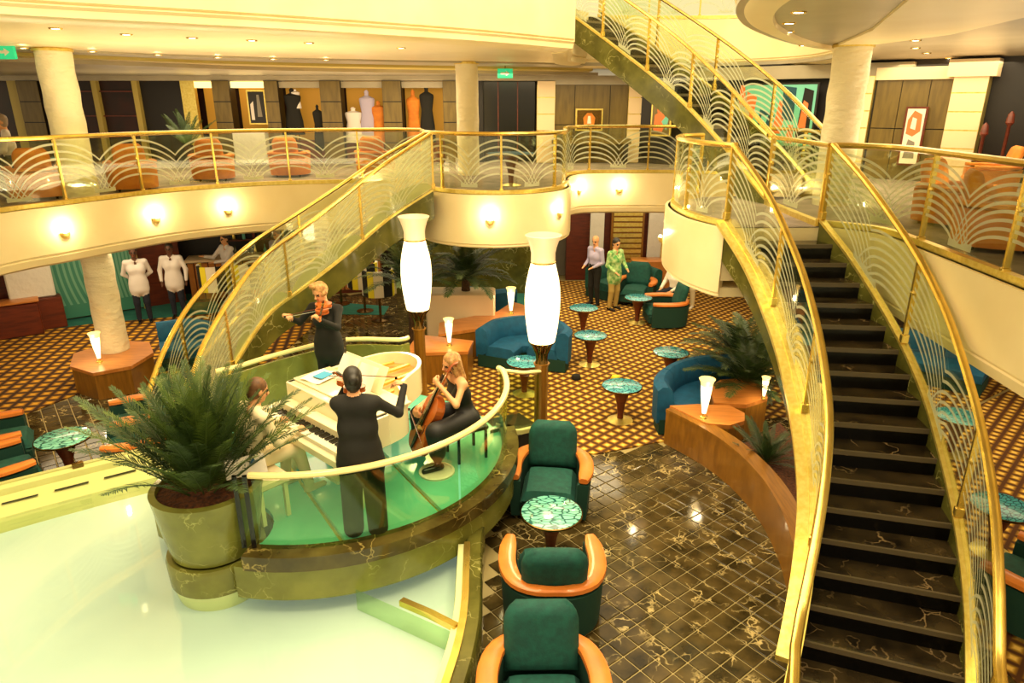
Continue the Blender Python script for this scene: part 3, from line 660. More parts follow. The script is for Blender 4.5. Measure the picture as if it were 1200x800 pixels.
# ================================================================ TALL LAMPS
def tall_lamp(x, y, label):
    t = thing('standard_lamp', label, 'lamp', (x, y, 0), group='tall vase lamps by the stage')
    mb = MB(); mb.lathe([(.16, 0), (.15, .04), (.09, .1), (.085, 1.45), (.11, 1.5)], 8, (0, 0, 0)); mb.build('post', 'woodd', t)
    mb = MB()
    for k in range(8):
        a = 2*PI*k/8; mb.tube([(.06*math.cos(a), .06*math.sin(a), 1.5), (.07*math.cos(a), .07*math.sin(a), 1.62), (.12*math.cos(a), .12*math.sin(a), 1.74), (.17*math.cos(a), .17*math.sin(a), 1.8)], .013, 6)
    mb.lathe([(.09, 1.48), (.075, 1.55), (.06, 1.62), (.05, 1.70), (.10, 1.78), (.13, 1.79)], 16); mb.build('bracket', 'brassd', t)
    mb = MB(); mb.lathe([(.10, 1.79), (.165, 1.80), (.185, 1.9), (.205, 2.05), (.22, 2.2), (.225, 2.35), (.218, 2.5), (.20, 2.62), (.17, 2.75), (.15, 2.83)], 32, cap=False); mb.build('lower_shade', 'lampshade', t)
    mb = MB(); mb.lathe([(.147, 2.84), (.152, 2.86), (.15, 2.95), (.165, 3.02), (.19, 3.10), (.225, 3.17), (.215, 3.175), (.18, 3.10), (.14, 2.98)], 32, cap=False); mb.build('upper_shade', 'lampcool', t)
    mb = MB(); mb.lathe([(.152, 2.825), (.154, 2.845)], 32, cap=False); mb.build('shade_ring', 'brass', t)
    point('lamp_glow', (x, y-.45, 2.3), 25, .2)
    return t
tall_lamp(.385, 8.3, 'tall lamp with lit white vase shade on brown post, nearer one right of centre')
tall_lamp(-1.40, 9.75, 'tall lamp with lit white vase shade behind the piano, under the left staircase')
def vase_lamp(x, y, z, label, h=.5):
    t = thing('table_lamp', label, 'lamp', (x, y, z), group='small vase lamps on wooden ledges'); s = h/.5
    mb = MB(); mb.lathe([(.055*s, 0), (.05*s, .012*s), (.02*s, .025*s), (.018*s, .05*s), (.028*s, .06*s)], 16); mb.build('foot', 'brass', t)
    mb = MB(); mb.lathe([(.026*s, .06*s), (.036*s, .14*s), (.052*s, .25*s), (.064*s, .36*s), (.068*s, .42*s)], 20); mb.build('shade', 'lampshade', t)
    mb = MB(); mb.lathe([(.068*s, .42*s), (.075*s, .46*s), (.095*s, .5*s), (.088*s, .5*s), (.06*s, .44*s)], 20, cap=False); mb.build('flared_rim', 'lampmid', t)
    point('lamp_glow', (x+.0, y-.16, z+.3*s), 5, .06); return t

# ================================================================ LEDGES AND PLANTER BOXES
def ledge_box(name, label, poly, z, top='wood', side='woodd', over=.03, cat='ledge', dz=.06):
    cx = sum(p[0] for p in poly)/len(poly); cy = sum(p[1] for p in poly)/len(poly)
    t = thing(name, label, cat, (cx, cy, 0)); o_ = (cx, cy, 0)
    mb = MB(); mb.prism(poly, 0.0, z-dz); mb.build('body', side, t, o_, smooth=0)
    P2 = [(cx+(x-cx)*(1+over), cy+(y-cy)*(1+over)) for x, y in poly]
    mb = MB(); mb.prism(P2, z-dz+.002, z); mb.build('top', top, t, o_, smooth=0)
    return t
ledge_box('column_plinth', 'octagonal honey wood plinth around the left lounge column', [(-7.75, 11.35), (-7.45, 10.75), (-6.9, 10.45), (-6.45, 10.75), (-6.4, 11.4), (-6.75, 11.95), (-7.4, 12.05)], .5, cat='plinth')
vase_lamp(-7.08, 10.95, .5, 'small lit vase lamp on the octagonal plinth beside the left column', .52)
ledge_box('ledge', 'low honey wood ledge left of the blue curved sofa behind the cellist', [(-1.85, 11.1), (-.78, 11.2), (-.72, 11.75), (-1.75, 12.1)], .6)
ledge_box('ledge', 'long rosy wood ledge running back behind the blue curved sofa', [(-1.35, 12.15), (.5, 13.05), (.55, 13.75), (.0, 14.3), (-.3, 13.6), (-1.4, 12.85)], .6)
vase_lamp(-1.12, 11.5, .6, 'small lit vase lamp on the low ledge just behind the cellist', .5)
vase_lamp(-.02, 13.45, .6, 'small lit vase lamp on the rosy ledge further back, left of the nearer tall lamp', .55)
mb = MB(); mb.box(-1.75, -.35, 13.3, 13.9, 0, 1.05, bev=.03); tag(mb.build('planter_box', 'pillar'), 'pale stone planter box holding the palm under the round balcony', 'planter')
# curved wooden wall at right
cw = cr([(2.25, 8.95, 0), (2.62, 8.35, 0), (2.86, 7.75, 0), (2.98, 7.0, 0), (2.95, 6.3, 0), (2.84, 5.7, 0)], .12)
t = thing('curved_wall', 'curved brown wooden bench wall sweeping towards the foot of the right staircase', 'wall', (2.9, 7, 0)); o_ = (2.9, 7, 0)
mb = MB(); mb.sweep(cw, [(-.04, 0), (.10, 0), (.10, .5), (-.04, .5)]); mb.build('body', 'woodd', t, o_)
mb = MB(); mb.sweep(cw, [(-.05, .502), (.16, .502), (.16, .55), (-.05, .55)]); mb.build('cap', 'woodd', t, o_)
ledge_box('ledge', 'honey wood corner ledge with rounded end at the start of the curved wall', [(2.28, 9.0), (2.66, 8.42), (2.95, 8.36), (3.2, 8.5), (3.28, 8.75), (3.15, 9.0), (2.7, 9.05)], .57, over=.0)
ledge_box('ledge', 'honey wood side table top behind the right lamp under dark palm leaves', [(2.95, 9.12), (3.4, 9.05), (3.8, 9.3), (3.9, 9.75), (3.65, 10.05), (3.3, 10.0), (3.05, 9.7)], .56, over=0)
vase_lamp(2.66, 8.6, .57, 'small lit vase lamp on the wooden corner ledge beside the blue sofa at right', .58)
vase_lamp(3.72, 9.25, .57, 'small lit vase lamp almost hidden among the palm leaves next to the right staircase', .34)
mb = MB(); mb.prism([(3.1, 8.3), (3.5, 8.6), (3.9, 9.0), (4.0, 6.5), (3.7, 5.9), (3.2, 6.2), (3.15, 7.2)], 0.02, .3); tag(mb.build('planting_bed', 'soil', smooth=0), 'bark covered planting bed between curved wall and right staircase', 'planting bed')

# ================================================================ ARMCHAIRS, TABLES, SOFAS
def upath(w, d, r, n=10):      # U open towards +Y(front), back at -Y ; local
    P = [V(-w, d, 0)]; 
    for k in range(n+1):
        a = PI+k*PI/n; P.append(V(w*math.cos(a), -r*.0+(d-2*d)+.0+r*math.sin(a), 0))
    P.append(V(w, d, 0)); return P
def make_armchair(label, loc, rz, up, arm, shell, group=None):
    t = thing('armchair', label, 'armchair', loc, rz, group)
    P = cr([(-.40, .36, 0), (-.43, .1, 0), (-.42, -.12, 0), (-.34, -.33, 0), (-.15, -.44, 0), (.15, -.44, 0), (.34, -.33, 0), (.42, -.12, 0), (.43, .1, 0), (.40, .36, 0)], .07)
    mb = MB(); mb.sweep(P, [(-.04, .06), (.07, .06), (.07, .52), (-.065, .52)]); mb.build('shell', shell, t)
    mb = MB(); n = len(P); rings = []
    for i, p in enumerate(P):
        nl, tt = pnorm(P, i); f = min(i, n-1-i)/(n/2); wv = .085-.045*max(0, (f-.45)/.55)
        z = .575-.0*f; e = .6 if i in (0, n-1) else (.85 if i in (1, n-2) else 1)
        c_ = p+nl*.0
        rings.append(mb.add([c_+nl*wv*e*a+V(0, 0, z+b*.032) for a, b in ((-1, -.7), (-.95, .5), (-.6, 1), (.6, 1), (.95, .5), (1, -.7), (.6, -1), (-.6, -1))]))
    for a, b in zip(rings, rings[1:]):
        for k in range(8): mb.q((a+k, a+(k+1) % 8, b+(k+1) % 8, b+k))
    mb.q([rings[0]+7-k for k in range(8)]); mb.q([rings[-1]+k for k in range(8)])
    mb.build('arm_rail', arm, t)
    mb = MB(); mb.box(-.33, .33, -.28, .42, .10, .30, bev=.03); mb.build('seat_base', shell, t)
    mb = MB()
    G = 12; rr = []
    for j in range(G+1):     # domed seat cushion
        v_ = j/G; row = []
        for i in range(G+1):
            u_ = i/G; ex = 1-abs(2*u_-1)**6; ey = 1-abs(2*v_-1)**6
            row.append(V(-.31+.62*u_, -.24+.68*v_, .31+.13*max(0, ex*ey)**.35+.015*math.sin(PI*u_)*math.sin(PI*v_)))
        rr.append(mb.add(row))
    for a, b in zip(rr, rr[1:]):
        for k in range(G): mb.q((a+k, a+k+1, b+k+1, b+k))
    mb.build('seat_cushion', up, t)
    mb = MB(); T = TR(0, -.26, .40, 0, math.radians(14)); rows = []
    for side in (1, -1):
        rr = []
        for j in range(G+1):
            v_ = j/G; row = []
            for i in range(G+1):
                u_ = (i/G*2-1); wd = .30*(1-.0*v_); 
                hh = .58*v_; lim = 1 if v_ < .7 else math.sqrt(max(0, 1-((v_-.7)/.3)**2*.55))
                xx = wd*u_*lim; ed = max(0, (1-abs(u_)**5)*(1-abs(2*v_-1)**7))**.5
                row.append(T @ V(xx, side*(.02+.07*ed)-.0, hh))
            rr.append(mb.add(row))
        for a, b in zip(rr, rr[1:]):
            for k in range(G): mb.q((a+k, b+k, b+k+1, a+k+1) if side > 0 else (a+k, a+k+1, b+k+1, b+k))
        rows.append(rr)
    A, B = rows; bd = [(0, i) for i in range(G+1)]+[(j, G) for j in range(1, G+1)]+[(G, i) for i in range(G-1, -1, -1)]+[(j, 0) for j in range(G-1, 0, -1)]
    for k in range(len(bd)):
        (j, i), (j2, i2) = bd[k], bd[(k+1) % len(bd)]; mb.q((A[j]+i, A[j2]+i2, B[j2]+i2, B[j]+i))
    mb.build('back_cushion', up, t, smooth=60)
    for sx, sy in ((-1, 1), (1, 1), (-1, -1), (1, -1)):
        mb = MB(); mb.lathe([(.022, 0), (.03, .08)], 8, (sx*.28, sy*.28, 0)); mb.build('foot', 'blackm', t)
    return t
ch0 = make_armchair('teal armchair with orange wooden arms, farthest of the three beside the stage', (.47, 7.30, 0), PI-.12, 'teal', 'orange', 'shell', 'teal armchairs with orange arms')
dup(ch0, (.385, 5.48, 0), .0, 'teal armchair with orange arms seen from behind, drawn up to the near round table')
dup(ch0, (.24, 4.05, 0), PI+.02, 'teal armchair with orange arms cut by the bottom edge of the frame')
dup(ch0, (-7.0, 8.25, 0), -1.0, 'teal armchair at the left edge, the farther of two left of the round table')
dup(ch0, (-6.35, 7.4, 0), -.8, 'teal armchair at the left edge, the nearer of two beside the basin rim')
dup(ch0, (-5.35, 8.9, 0), 2.1, 'teal armchair farther of the two right of the far left round table, behind palm tips')
dup(ch0, (-4.98, 8.18, 0), 1.9, 'teal armchair nearer of the two right of the far left round table, behind palm tips')
dup(ch0, (5.0, 5.35, 0), .6, 'teal armchair at the right edge beyond the staircase glass')
def make_table(label, loc, top, r=.32, group='round mosaic tables', rz=0):
    t = thing('round_table', label, 'table', loc, rz, group)
    mb = MB(); mb.lathe([(r-.01, .57), (r, .575), (r, .595), (r-.008, .60)], 32); mb.build('tabletop', top, t)
    mb = MB(); mb.lathe([(r+.002, .57), (r+.012, .573), (r+.012, .59), (r+.002, .594)], 32, cap=False); mb.build('edge_band', 'brassd', t)
    mb = MB(); mb.lathe([(.05, .02), (.045, .12), (.07, .3), (.13, .5), (.16, .568)], 16); mb.build('stem', 'woodred', t)
    mb = MB(); mb.lathe([(.20, 0), (.20, .012), (.12, .03), (.05, .05)], 24); mb.build('foot', 'gold', t)
    return t
tb = make_table('round aqua mosaic table between the two nearer facing armchairs', (.42, 6.25, 0), 'tabletop')
dup(tb, (-5.83, 7.95, 0), .5, 'round aqua mosaic table at far left between two pairs of armchairs')
tb2 = make_table('round blue mosaic table on the gold carpet, nearest of those in the centre lounge', (1.69, 9.68, 0), 'tabletopb', .30)
for (x, y), lb in zip(((2.77, 11.17), (1.47, 12.09), (1.52, 13.9), (2.82, 14.7), (.21, 10.71), (5.29, 6.36), (6.2, 8.6)),
    ('round blue mosaic table in front of the palm at right of the gold carpet', 'round blue mosaic table on the gold carpet just right of the blue curved sofa', 'round blue mosaic table at the feet of the man in the dark suit', 'round pale mosaic table beside the far green armchairs', 'round blue mosaic table half hidden by the post of the nearer tall lamp', 'round blue mosaic table seen beyond the right staircase glass', 'round blue mosaic table farther back beyond the right staircase')):
    dup(tb2, (x, y, 0), random.uniform(0, 3), lb)
def sofa(label, P, up='blue', sd=1, hb=.78, group='curved sofas'):
    Q = cr([(x, y, 0) for x, y in P], .12); t = thing('sofa', label, 'sofa', Q[0], group=group); o_ = Q[0]
    mb = MB(); mb.sweep(Q, [(-.02*sd, .03), (.68*sd, .03), (.68*sd, .26), (-.02*sd, .26)][::1 if sd > 0 else -1]); mb.build('plinth', 'shell', t, o_)
    f, L = sampler(Q); n = max(2, round(L/.75))
    for k in range(n):
        ss = [k*L/n+.01+(L/n-.02)*j/6 for j in range(7)]
        mb = MB(); mb.sweep([f(s) for s in ss], [(.14*sd, .26), (.70*sd, .26), (.72*sd, .32), (.71*sd, .40), (.66*sd, .44), (.4*sd, .455), (.16*sd, .44)][::1 if sd > 0 else -1]); mb.build('seat_cushion', up, t, o_)
        mb = MB(); mb.sweep([f(s) for s in ss], [(-.06*sd, .2), (.16*sd, .3), (.20*sd, .45), (.15*sd, hb-.06), (.08*sd, hb), (.0, hb), (-.07*sd, hb-.06)][::1 if sd > 0 else -1]); mb.build('back_cushion', up, t, o_)
    return t
sofa('blue curved sofa on the gold carpet behind the nearer tall lamp', [(-.62, 11.95), (-.3, 12.55), (.3, 12.75), (.85, 12.5), (1.05, 12.0), (.95, 11.6)], sd=-1)
sofa('blue curved sofa beside the wooden corner ledge at right, round its outer back', [(3.75, 10.55), (3.1, 10.5), (2.55, 10.15), (2.22, 9.6), (2.2, 9.15)], sd=1)
sofa('teal sofa in the far corner beyond the man in the green shirt', [(1.9, 16.9), (2.5, 17.4), (3.3, 17.3), (3.7, 16.6)], up='teal', sd=-1)
sofa('blue sofa seen through the right staircase glass at the back of the right lounge', [(5.2, 12.2), (6.3, 12.3), (7.4, 11.8), (8.3, 11.0)], sd=-1)
sofa('blue sofa end seen through the rails behind the left staircase', [(-6.75, 12.3), (-6.2, 12.55), (-5.6, 12.3)], sd=-1)
sofa('blue sofa back beside the potted palm in the dark alcove', [(-1.0, 14.9), (-.5, 14.6), (.1, 14.8)], sd=1)

# ================================================================ PIANO
# local: x along the keyboard (bass at x=0 -> treble 1.5), y towards the tail
kb = V(-2.61, 6.79, 0); ke = V(-1.54, 5.82, 0); dx = (ke-kb).normalized(); pa = math.atan2(dx.y, dx.x)
t = thing('grand_piano', 'white grand piano on the green glass stage, lid off', 'piano', (kb.x, kb.y, SZ), pa, None); PT = t; TT = TR(kb.x, kb.y, SZ, pa)
W_ = 1.46
rim = [(0, .22), (0, 1.25)]+[(.0+.0, 1.25)]
def pcurve():
    P = [(-.0, .22, 0), (-.0, .7, 0), (-.0, 1.25, 0), (.06, 1.52, 0), (.25, 1.68, 0), (.5, 1.66, 0), (.72, 1.48, 0), (.86, 1.2, 0), (1.0, .98, 0), (1.22, .86, 0), (1.40, .72, 0), (W_, .5, 0), (W_, .22, 0)]
    return cr(P, .05)
RC = pcurve()
mb = MB(); mb.sweep(RC, [(-.03, .66), (.012, .66), (.012, 1.0), (-.03, 1.0)]); mb.build('rim', 'piano', t, smooth=30)
ins = [(p+pnorm(RC, i)[0]*-.035) for i, p in enumerate(RC)]
mb = MB(); mb.prism([(p.x, p.y) for p in ins][::-1], .70, .86); mb.build('soundboard', 'sound', t, smooth=0)
mb = MB(); mb.sweep([V(.12, .42, .9), V(.22, 1.5, .9)], [(-.02, 0), (.02, 0), (.02, .03), (-.02, .03)])
for a, b in (((.4, .42), (.42, 1.58)), ((.7, .42), (.66, 1.4)), ((1.0, .42), (.9, .95)), ((.1, .8), (1.2, .62))): mb.sweep([V(*a, .9), V(*b, .9)], [(-.02, 0), (.02, 0), (.02, .03), (-.02, .03)])
mb.build('iron_frame', 'gold', t)
mb = MB(); mb.box(-.03, W_+.03, .2, .44, .66, 1.0, bev=.01); mb.build('key_slip_wall', 'piano', t)
mb = MB(); mb.box(-.03, W_+.03, -.16, .2, .60, .69, bev=.01); mb.box(-.03, .06, -.16, .2, .69, .80, bev=.01); mb.box(W_-.06, W_+.03, -.16, .2, .69, .80, bev=.01); mb.build('key_bed', 'piano', t)
kw = (W_-.14)/52
k0 = None
for i in range(52):
    if k0 is None:
        mb = MB(); mb.box(.0015, kw-.0015, -.10, .07, .69, .735); k0 = mb.build('white_key', 'keyw', t, smooth=0); k0.location = (.07, 0, 0)
    else: o = k0.copy(); COL.objects.link(o); o.parent = t; o.location = (.07+kw*i, 0, 0)
kk = None
for i in range(51):
    if i % 7 in (1, 4): continue
    if kk is None: mb = MB(); mb.box(-.0075, .0075, -.025, .07, .735, .755); kk = mb.build('black_key', 'keyb', t, smooth=0); o = kk
    else: o = kk.copy(); COL.objects.link(o); o.parent = t
    o.location = (.07+kw*(i+1), 0, 0)
mb = MB(); mb.box(.05, W_-.05, .07, .2, .69, .83, bev=.01); mb.build('fallboard', 'piano', t)
mb = MB(); mb.box(.0, W_, .28, .75, 1.003, 1.025, bev=.004); mb.build('front_lid', 'piano', t)
mb = MB(); mb.box(.35, 1.1, 0, .012, 0, .3, TR(0, .62, 1.03, 0, -.5), bev=.003); mb.build('music_desk', 'piano', t)
for x, y in ((.12, .12), (W_-.12, .12), (.35, 1.35)):
    mb = MB(); mb.lathe([(.03, 0), (.045, .03), (.05, .1), (.07, .5), (.08, .66)], 12, (x, y, 0)); mb.build('leg', 'piano', t)
mb = MB(); mb.box(.62, .84, .3, .36, .12, .6, bev=.01); mb.box(.6, .86, .18, .34, .05, .11, bev=.01); mb.build('pedal_lyre', 'piano', t)
def sheet(label, T, w=.22, h=.3, pr=None, mt='paper'):
    o = thing('sheet_music', label, 'paper', T.to_translation(), 0); R3 = T.to_3x3().to_4x4()
    mb = MB(); n = 6; A = []
    rr = [mb.add([R3 @ V(-w/2+w*i/n, -h/2+h*j/n, .008+.01*math.sin(i*1.1+j*.5)) for i in range(n+1)]) for j in range(n+1)]
    for a, b in zip(rr, rr[1:]):
        for k in range(n): mb.q((a+k, a+k+1, b+k+1, b+k))
    mb.build('page', mt, o)
    if pr:
        mb = MB(); z = .022
        if pr == 'blue': mb.q([mb.add([R3 @ V(*q, z) for q in ((-.06, -.08), (.09, -.08), (.09, .1), (-.06, .1))])+k for k in range(4)]); mb.build('print', 'blueprint', o)
        else: mb.q([mb.add([R3 @ V(*q, z) for q in ((.03, .0), (.11, .01), (.075, .08), (.07, .08))])+k for k in range(4)]); mb.build('print', 'bluetri', o)
    return o
sheet('sheet music with blue picture lying on the left of the piano lid', TT @ TR(.22, .5, 1.03, .2), .3, .36, 'blue')
sheet('open white sheet music standing on the piano music desk', TT @ TR(.60, .60, 1.19, 0, 1.07), .3, .3)
sheet('second white page on the music desk close to the dark-haired violinist', TT @ TR(.92, .60, 1.17, 0.05, 1.07), .28, .3)
sheet('white page lying flat at the edge of the piano soundboard opening', TT @ TR(.85, .55, 1.04, .5), .22, .3)
sheet('white sheet with a small blue triangle resting on the planter rim', TR(-2.50, 5.66, 1.47, .45, .25), .36, .28, 'tri')
# piano bench
t = thing('piano_bench', 'white upholstered piano bench under the seated pianist', 'bench', (TT @ V(.55, -.55, 0)), pa)
mb = MB(); mb.box(-.38, .38, -.18, .18, .38, .47, bev=.02); mb.build('seat', 'whitecloth', t)
for sx in (-1, 1):
    for sy in (-1, 1): mb = MB(); mb.box(sx*.33-.02, sx*.33+.02, sy*.13-.02, sy*.13+.02, 0, .38); mb.build('leg', 'piano', t)
# ================================================================ PEOPLE (one continuous surface each, by surface nets over a smooth union of tapered limbs)
def surface(prims, h):
    lo = np.array([1e9]*3); hi = -lo
    for p in prims:
        for c, r in p['pts']: lo = np.minimum(lo, np.array(c)-r); hi = np.maximum(hi, np.array(c)+r)
    lo -= .04; hi += .04; n = np.ceil((hi-lo)/h).astype(int)+1
    F = np.full(n, .3, np.float32); Lb = np.zeros(n, np.int16); Fr = np.full(n, .3, np.float32)
    ax = [lo[i]+h*np.arange(n[i]) for i in range(3)]
    for p in prims:
        a = np.min([np.array(c)-r for c, r in p['pts']], 0)-.05; b = np.max([np.array(c)+r for c, r in p['pts']], 0)+.05
        i0 = np.maximum(0, np.floor((a-lo)/h).astype(int)); i1 = np.minimum(n, np.ceil((b-lo)/h).astype(int)+1)
        sl = tuple(slice(i0[k], i1[k]) for k in range(3))
        X, Y, Z = np.meshgrid(*[ax[k][sl[k]] for k in range(3)], indexing='ij')
        if p['t'] == 'c':
            (A, ra), (B, rb) = p['seg']; A = np.array(A); B = np.array(B); ab = B-A; L2 = max(1e-9, float(ab@ab)); fl = p.get('fl')
            dx, dy, dz = X-A[0], Y-A[1], Z-A[2]; t = np.clip((dx*ab[0]+dy*ab[1]+dz*ab[2])/L2, 0, 1)
            ex, ey, ez = dx-t*ab[0], dy-t*ab[1], dz-t*ab[2]
            if fl: ex = ex/fl[0]; ey = ey/fl[1]; ez = ez/fl[2]
            d = np.sqrt(ex*ex+ey*ey+ez*ez)-(ra+t*(rb-ra))
        else:
            c, r, R = p['c'], p['r'], p.get('R')
            q = np.stack([X-c[0], Y-c[1], Z-c[2]], -1)
            if R is not None: q = q @ R
            k0 = np.sqrt(((q/r)**2).sum(-1)); k1 = np.sqrt(((q/(np.array(r)**2))**2).sum(-1)); d = k0*(k0-1)/np.maximum(k1, 1e-6)
        o = F[sl]; k = p.get('k', .02)
        if p.get('sub'): hh = np.maximum(k-np.abs(-d-o), 0)/k; F[sl] = np.maximum(o, -d)+hh*hh*k/4; continue
        hh = np.maximum(k-np.abs(d-o), 0)/k; F[sl] = np.minimum(o, d)-hh*hh*k/4
        fr = Fr[sl]; m_ = d-p.get('pri', 0) < fr; fr[m_] = (d-p.get('pri', 0))[m_]; Fr[sl] = fr; lb = Lb[sl]; lb[m_] = p['m']; Lb[sl] = lb
    S = F < 0; nx, ny, nz = n; acc = np.zeros((nx-1, ny-1, nz-1, 3)); cnt = np.zeros((nx-1, ny-1, nz-1))
    cor = [(i, j, k) for i in (0, 1) for j in (0, 1) for k in (0, 1)]
    def sub(A, c): return A[c[0]:nx-1+c[0], c[1]:ny-1+c[1], c[2]:nz-1+c[2]]
    for a in cor:
        for ax_ in range(3):
            if a[ax_]: continue
            b = list(a); b[ax_] = 1; fa, fb = sub(F, a), sub(F, b); m_ = (fa < 0) != (fb < 0)
            t = np.where(m_, fa/np.where(m_, fa-fb, 1), 0)
            for k in range(3): acc[..., k] += np.where(m_, a[k]+(t if k == ax_ else 0), 0)
            cnt += m_
    act = cnt > 0; idx = np.full(act.shape, -1); idx[act] = np.arange(act.sum()); ii = np.argwhere(act)
    P = lo+h*(ii+acc[act]/cnt[act][:, None]); quads = []; labs = []
    for ax_ in range(3):
        sl0 = [slice(None)]*3; sl1 = [slice(None)]*3; sl0[ax_] = slice(0, -1); sl1[ax_] = slice(1, None)
        a, b = S[tuple(sl0)], S[tuple(sl1)]; ch = np.argwhere(a != b); u, v = [k for k in range(3) if k != ax_]
        ch = ch[(ch[:, u] > 0) & (ch[:, v] > 0) & (ch[:, u] < n[u]-1) & (ch[:, v] < n[v]-1)]
        c0 = ch.copy(); c1 = ch.copy(); c1[:, u] -= 1; c2 = c1.copy(); c2[:, v] -= 1; c3 = ch.copy(); c3[:, v] -= 1
        q = np.stack([idx[tuple(c.T)] for c in (c0, c1, c2, c3)], 1); ins = S[tuple(ch.T)]
        fl_ = ins if ax_ != 1 else ~ins; q = np.where(fl_[:, None], q, q[:, ::-1]); quads.append(q); labs.append(Lb[tuple(ch.T)])
    return P, np.concatenate(quads), np.concatenate(labs)
def cap(a, b, ra, rb, m, k=.02, **kw): return dict(t='c', seg=((a, ra), (b, rb)), pts=[(a, ra*1.3), (b, rb*1.3)], m=m, k=k, **kw)
def elp(c, r, m, k=.015, R=None, **kw): return dict(t='e', c=c, r=np.array(r), pts=[(c, max(r))], m=m, k=k, R=R, **kw)
def hand(prims, wr, d, up, m, side=1, curl=.5, s=1.0):
    # wr wrist, d finger direction, up = back of the hand, side = thumb side sign
    d = Vector(d).normalized(); up = Vector(up); up = (up-d*up.dot(d)).normalized(); sd = d.cross(up)*side
    pc = Vector(wr)+d*.045*s
    prims.append(cap(tuple(Vector(wr)), tuple(Vector(wr)+d*.075*s+sd*.012*s), .022*s, .027*s, m, .02)); prims.append(cap(tuple(Vector(wr)+d*.02*s-sd*.012*s), tuple(Vector(wr)+d*.075*s-sd*.02*s), .02*s, .02*s, m, .02))
    for i, (off, ln) in enumerate(((.030, .072), (.011, .080), (-.009, .074), (-.028, .058))):
        a = Vector(wr)+d*.085*s+sd*off*s; b = a+(d*math.cos(curl)-up*math.sin(curl))*ln*.5*s+sd*off*.12; c = b+(d*math.cos(curl*2.1)-up*math.sin(curl*2.1))*ln*.5*s
        prims.append(cap(tuple(a), tuple(b), .0095*s, .0088*s, m, .006)); prims.append(cap(tuple(b), tuple(c), .0088*s, .0075*s, m, .005))
    a = Vector(wr)+d*.03*s+sd*.025*s; b = a+(d*.5+sd*.8-up*.2).normalized()*.04*s; c = b+(d*.9+sd*.2-up*.4).normalized()*.03*s
    prims.append(cap(tuple(a), tuple(b), .013*s, .0105*s, m, .01)); prims.append(cap(tuple(b), tuple(c), .0105*s, .009*s, m, .006))
def person(label, loc, rz, J, C, h=.012, hair='short', fem=False, hands=True, group=None, bag=None, name='person'):
    # J joints in local frame (facing +Y, z up); C = materials (skin, top, bottom, shoe, hair)
    pose = dict(pel=(0, 0, .93), che=(0, .01, 1.22), nek=(0, -.005, 1.43), hed=(0, .02, 1.60), hd=(0, 1, 0),
                sl=(-.185, 0, 1.385), sr=(.185, 0, 1.385), el=(-.235, -.02, 1.10), er=(.235, -.02, 1.10), wl=(-.24, .06, .86), wr=(.24, .06, .86),
                hl=(-.09, 0, .89), hr=(.09, 0, .89), kl=(-.10, .02, .48), kr=(.10, .02, .48), al=(-.11, -.02, .08), ar=(.11, -.02, .08), fl=(0, 1, 0), fr=(0, 1, 0), ul=None, ur=None, cl=.5, crr=.5, dl=None, dr=None)
    pose.update(J); P = pose; pr = []; v = lambda k: tuple(P[k])
    SK, TP, BT, SH, HR, EY, LP = 0, 1, 2, 3, 4, 5, 6
    ws = .88 if fem else 1.0; arm = TP if C.get('sleeve', True) else SK
    # torso
    pel, che, nek = Vector(P['pel']), Vector(P['che']), Vector(P['nek']); ax_ = (nek-pel).normalized(); sv = (Vector(P['sr'])-Vector(P['sl'])); sn = sv.normalized()
    wst = pel.lerp(che, .45)
    for s_ in (-1, 1):
        pr.append(cap(tuple(pel+sn*.055*s_), tuple(wst+sn*.045*s_), .115, .095*ws, TP if C.get('long') else BT, .05))
        pr.append(cap(tuple(wst+sn*.045*s_), tuple(che+sn*.07*s_*ws), .098*ws, .112*ws, TP, .05))
        sh = Vector(P['sr' if s_ > 0 else 'sl']); pr.append(cap(tuple(che+sn*.07*s_*ws), tuple(sh.lerp(nek, .25)-ax_*.03), .105*ws, .065, TP, .05))
        pr.append(cap(tuple(nek-ax_*.02), tuple(sh), .055, .052, TP if arm == TP or C.get('strap') else SK, .04))
        if fem: fw = ax_.cross(sn)*-1; pr.append(elp(tuple(che+sn*.07*s_-fw*-.0+Vector((0, 0, 0))+(sn.cross(ax_)*-.085)), (.062, .062, .058), TP, .04))
    if C.get('long'): pr.append(cap(tuple(pel+ax_*.04), tuple(pel-ax_*.14), .15, .165, TP, .05, fl=(1.22, .88, 1), pri=.03))
    fw = ax_.cross(sn); fw = -fw if fw.dot(Vector(P['hd'])) < -.2 else fw
    # neck & head
    hd = Vector(P['hed']); f = Vector(P['hd']).normalized(); up_ = Vector(P.get('hu', (0, 0, 1))); up_ = (up_-f*up_.dot(f)).normalized(); rt = f.cross(up_); R = np.array([list(rt), list(f), list(up_)]).T
    L = lambda x, y, z: tuple(hd+rt*x+f*y+up_*z)
    pr.append(cap(tuple(nek-ax_*.03), L(0, -.02, -.06), .056*ws, .052*ws, SK, .03))
    pr += [elp(L(0, -.012, .03), (.076, .095, .09), SK, .03, R), elp(L(0, .022, -.05), (.055, .062, .062), SK, .04, R), elp(L(0, .062, -.093), (.024, .02, .018), SK, .03, R)]
    pr += [cap(L(0, .088, .012), L(0, .108, -.028), .008, .013, SK, .012), cap(L(-.009, .1, -.032), L(.009, .1, -.032), .009, .009, SK, .008)]
    for s_ in (-1, 1):
        pr.append(dict(elp(L(s_*.031, .096, .008), (.016, .014, .010), SK, .012, R), sub=True)); pr.append(elp(L(s_*.031, .078, .007), (.0135, .0135, .0135), EY, .002, R, pri=.006))
        pr.append(cap(L(s_*.016, .087, .026), L(s_*.046, .078, .024), .006, .005, HR, .008, pri=.002)); pr.append(elp(L(s_*.077, -.008, -.005), (.009, .019, .03), SK, .01, R))
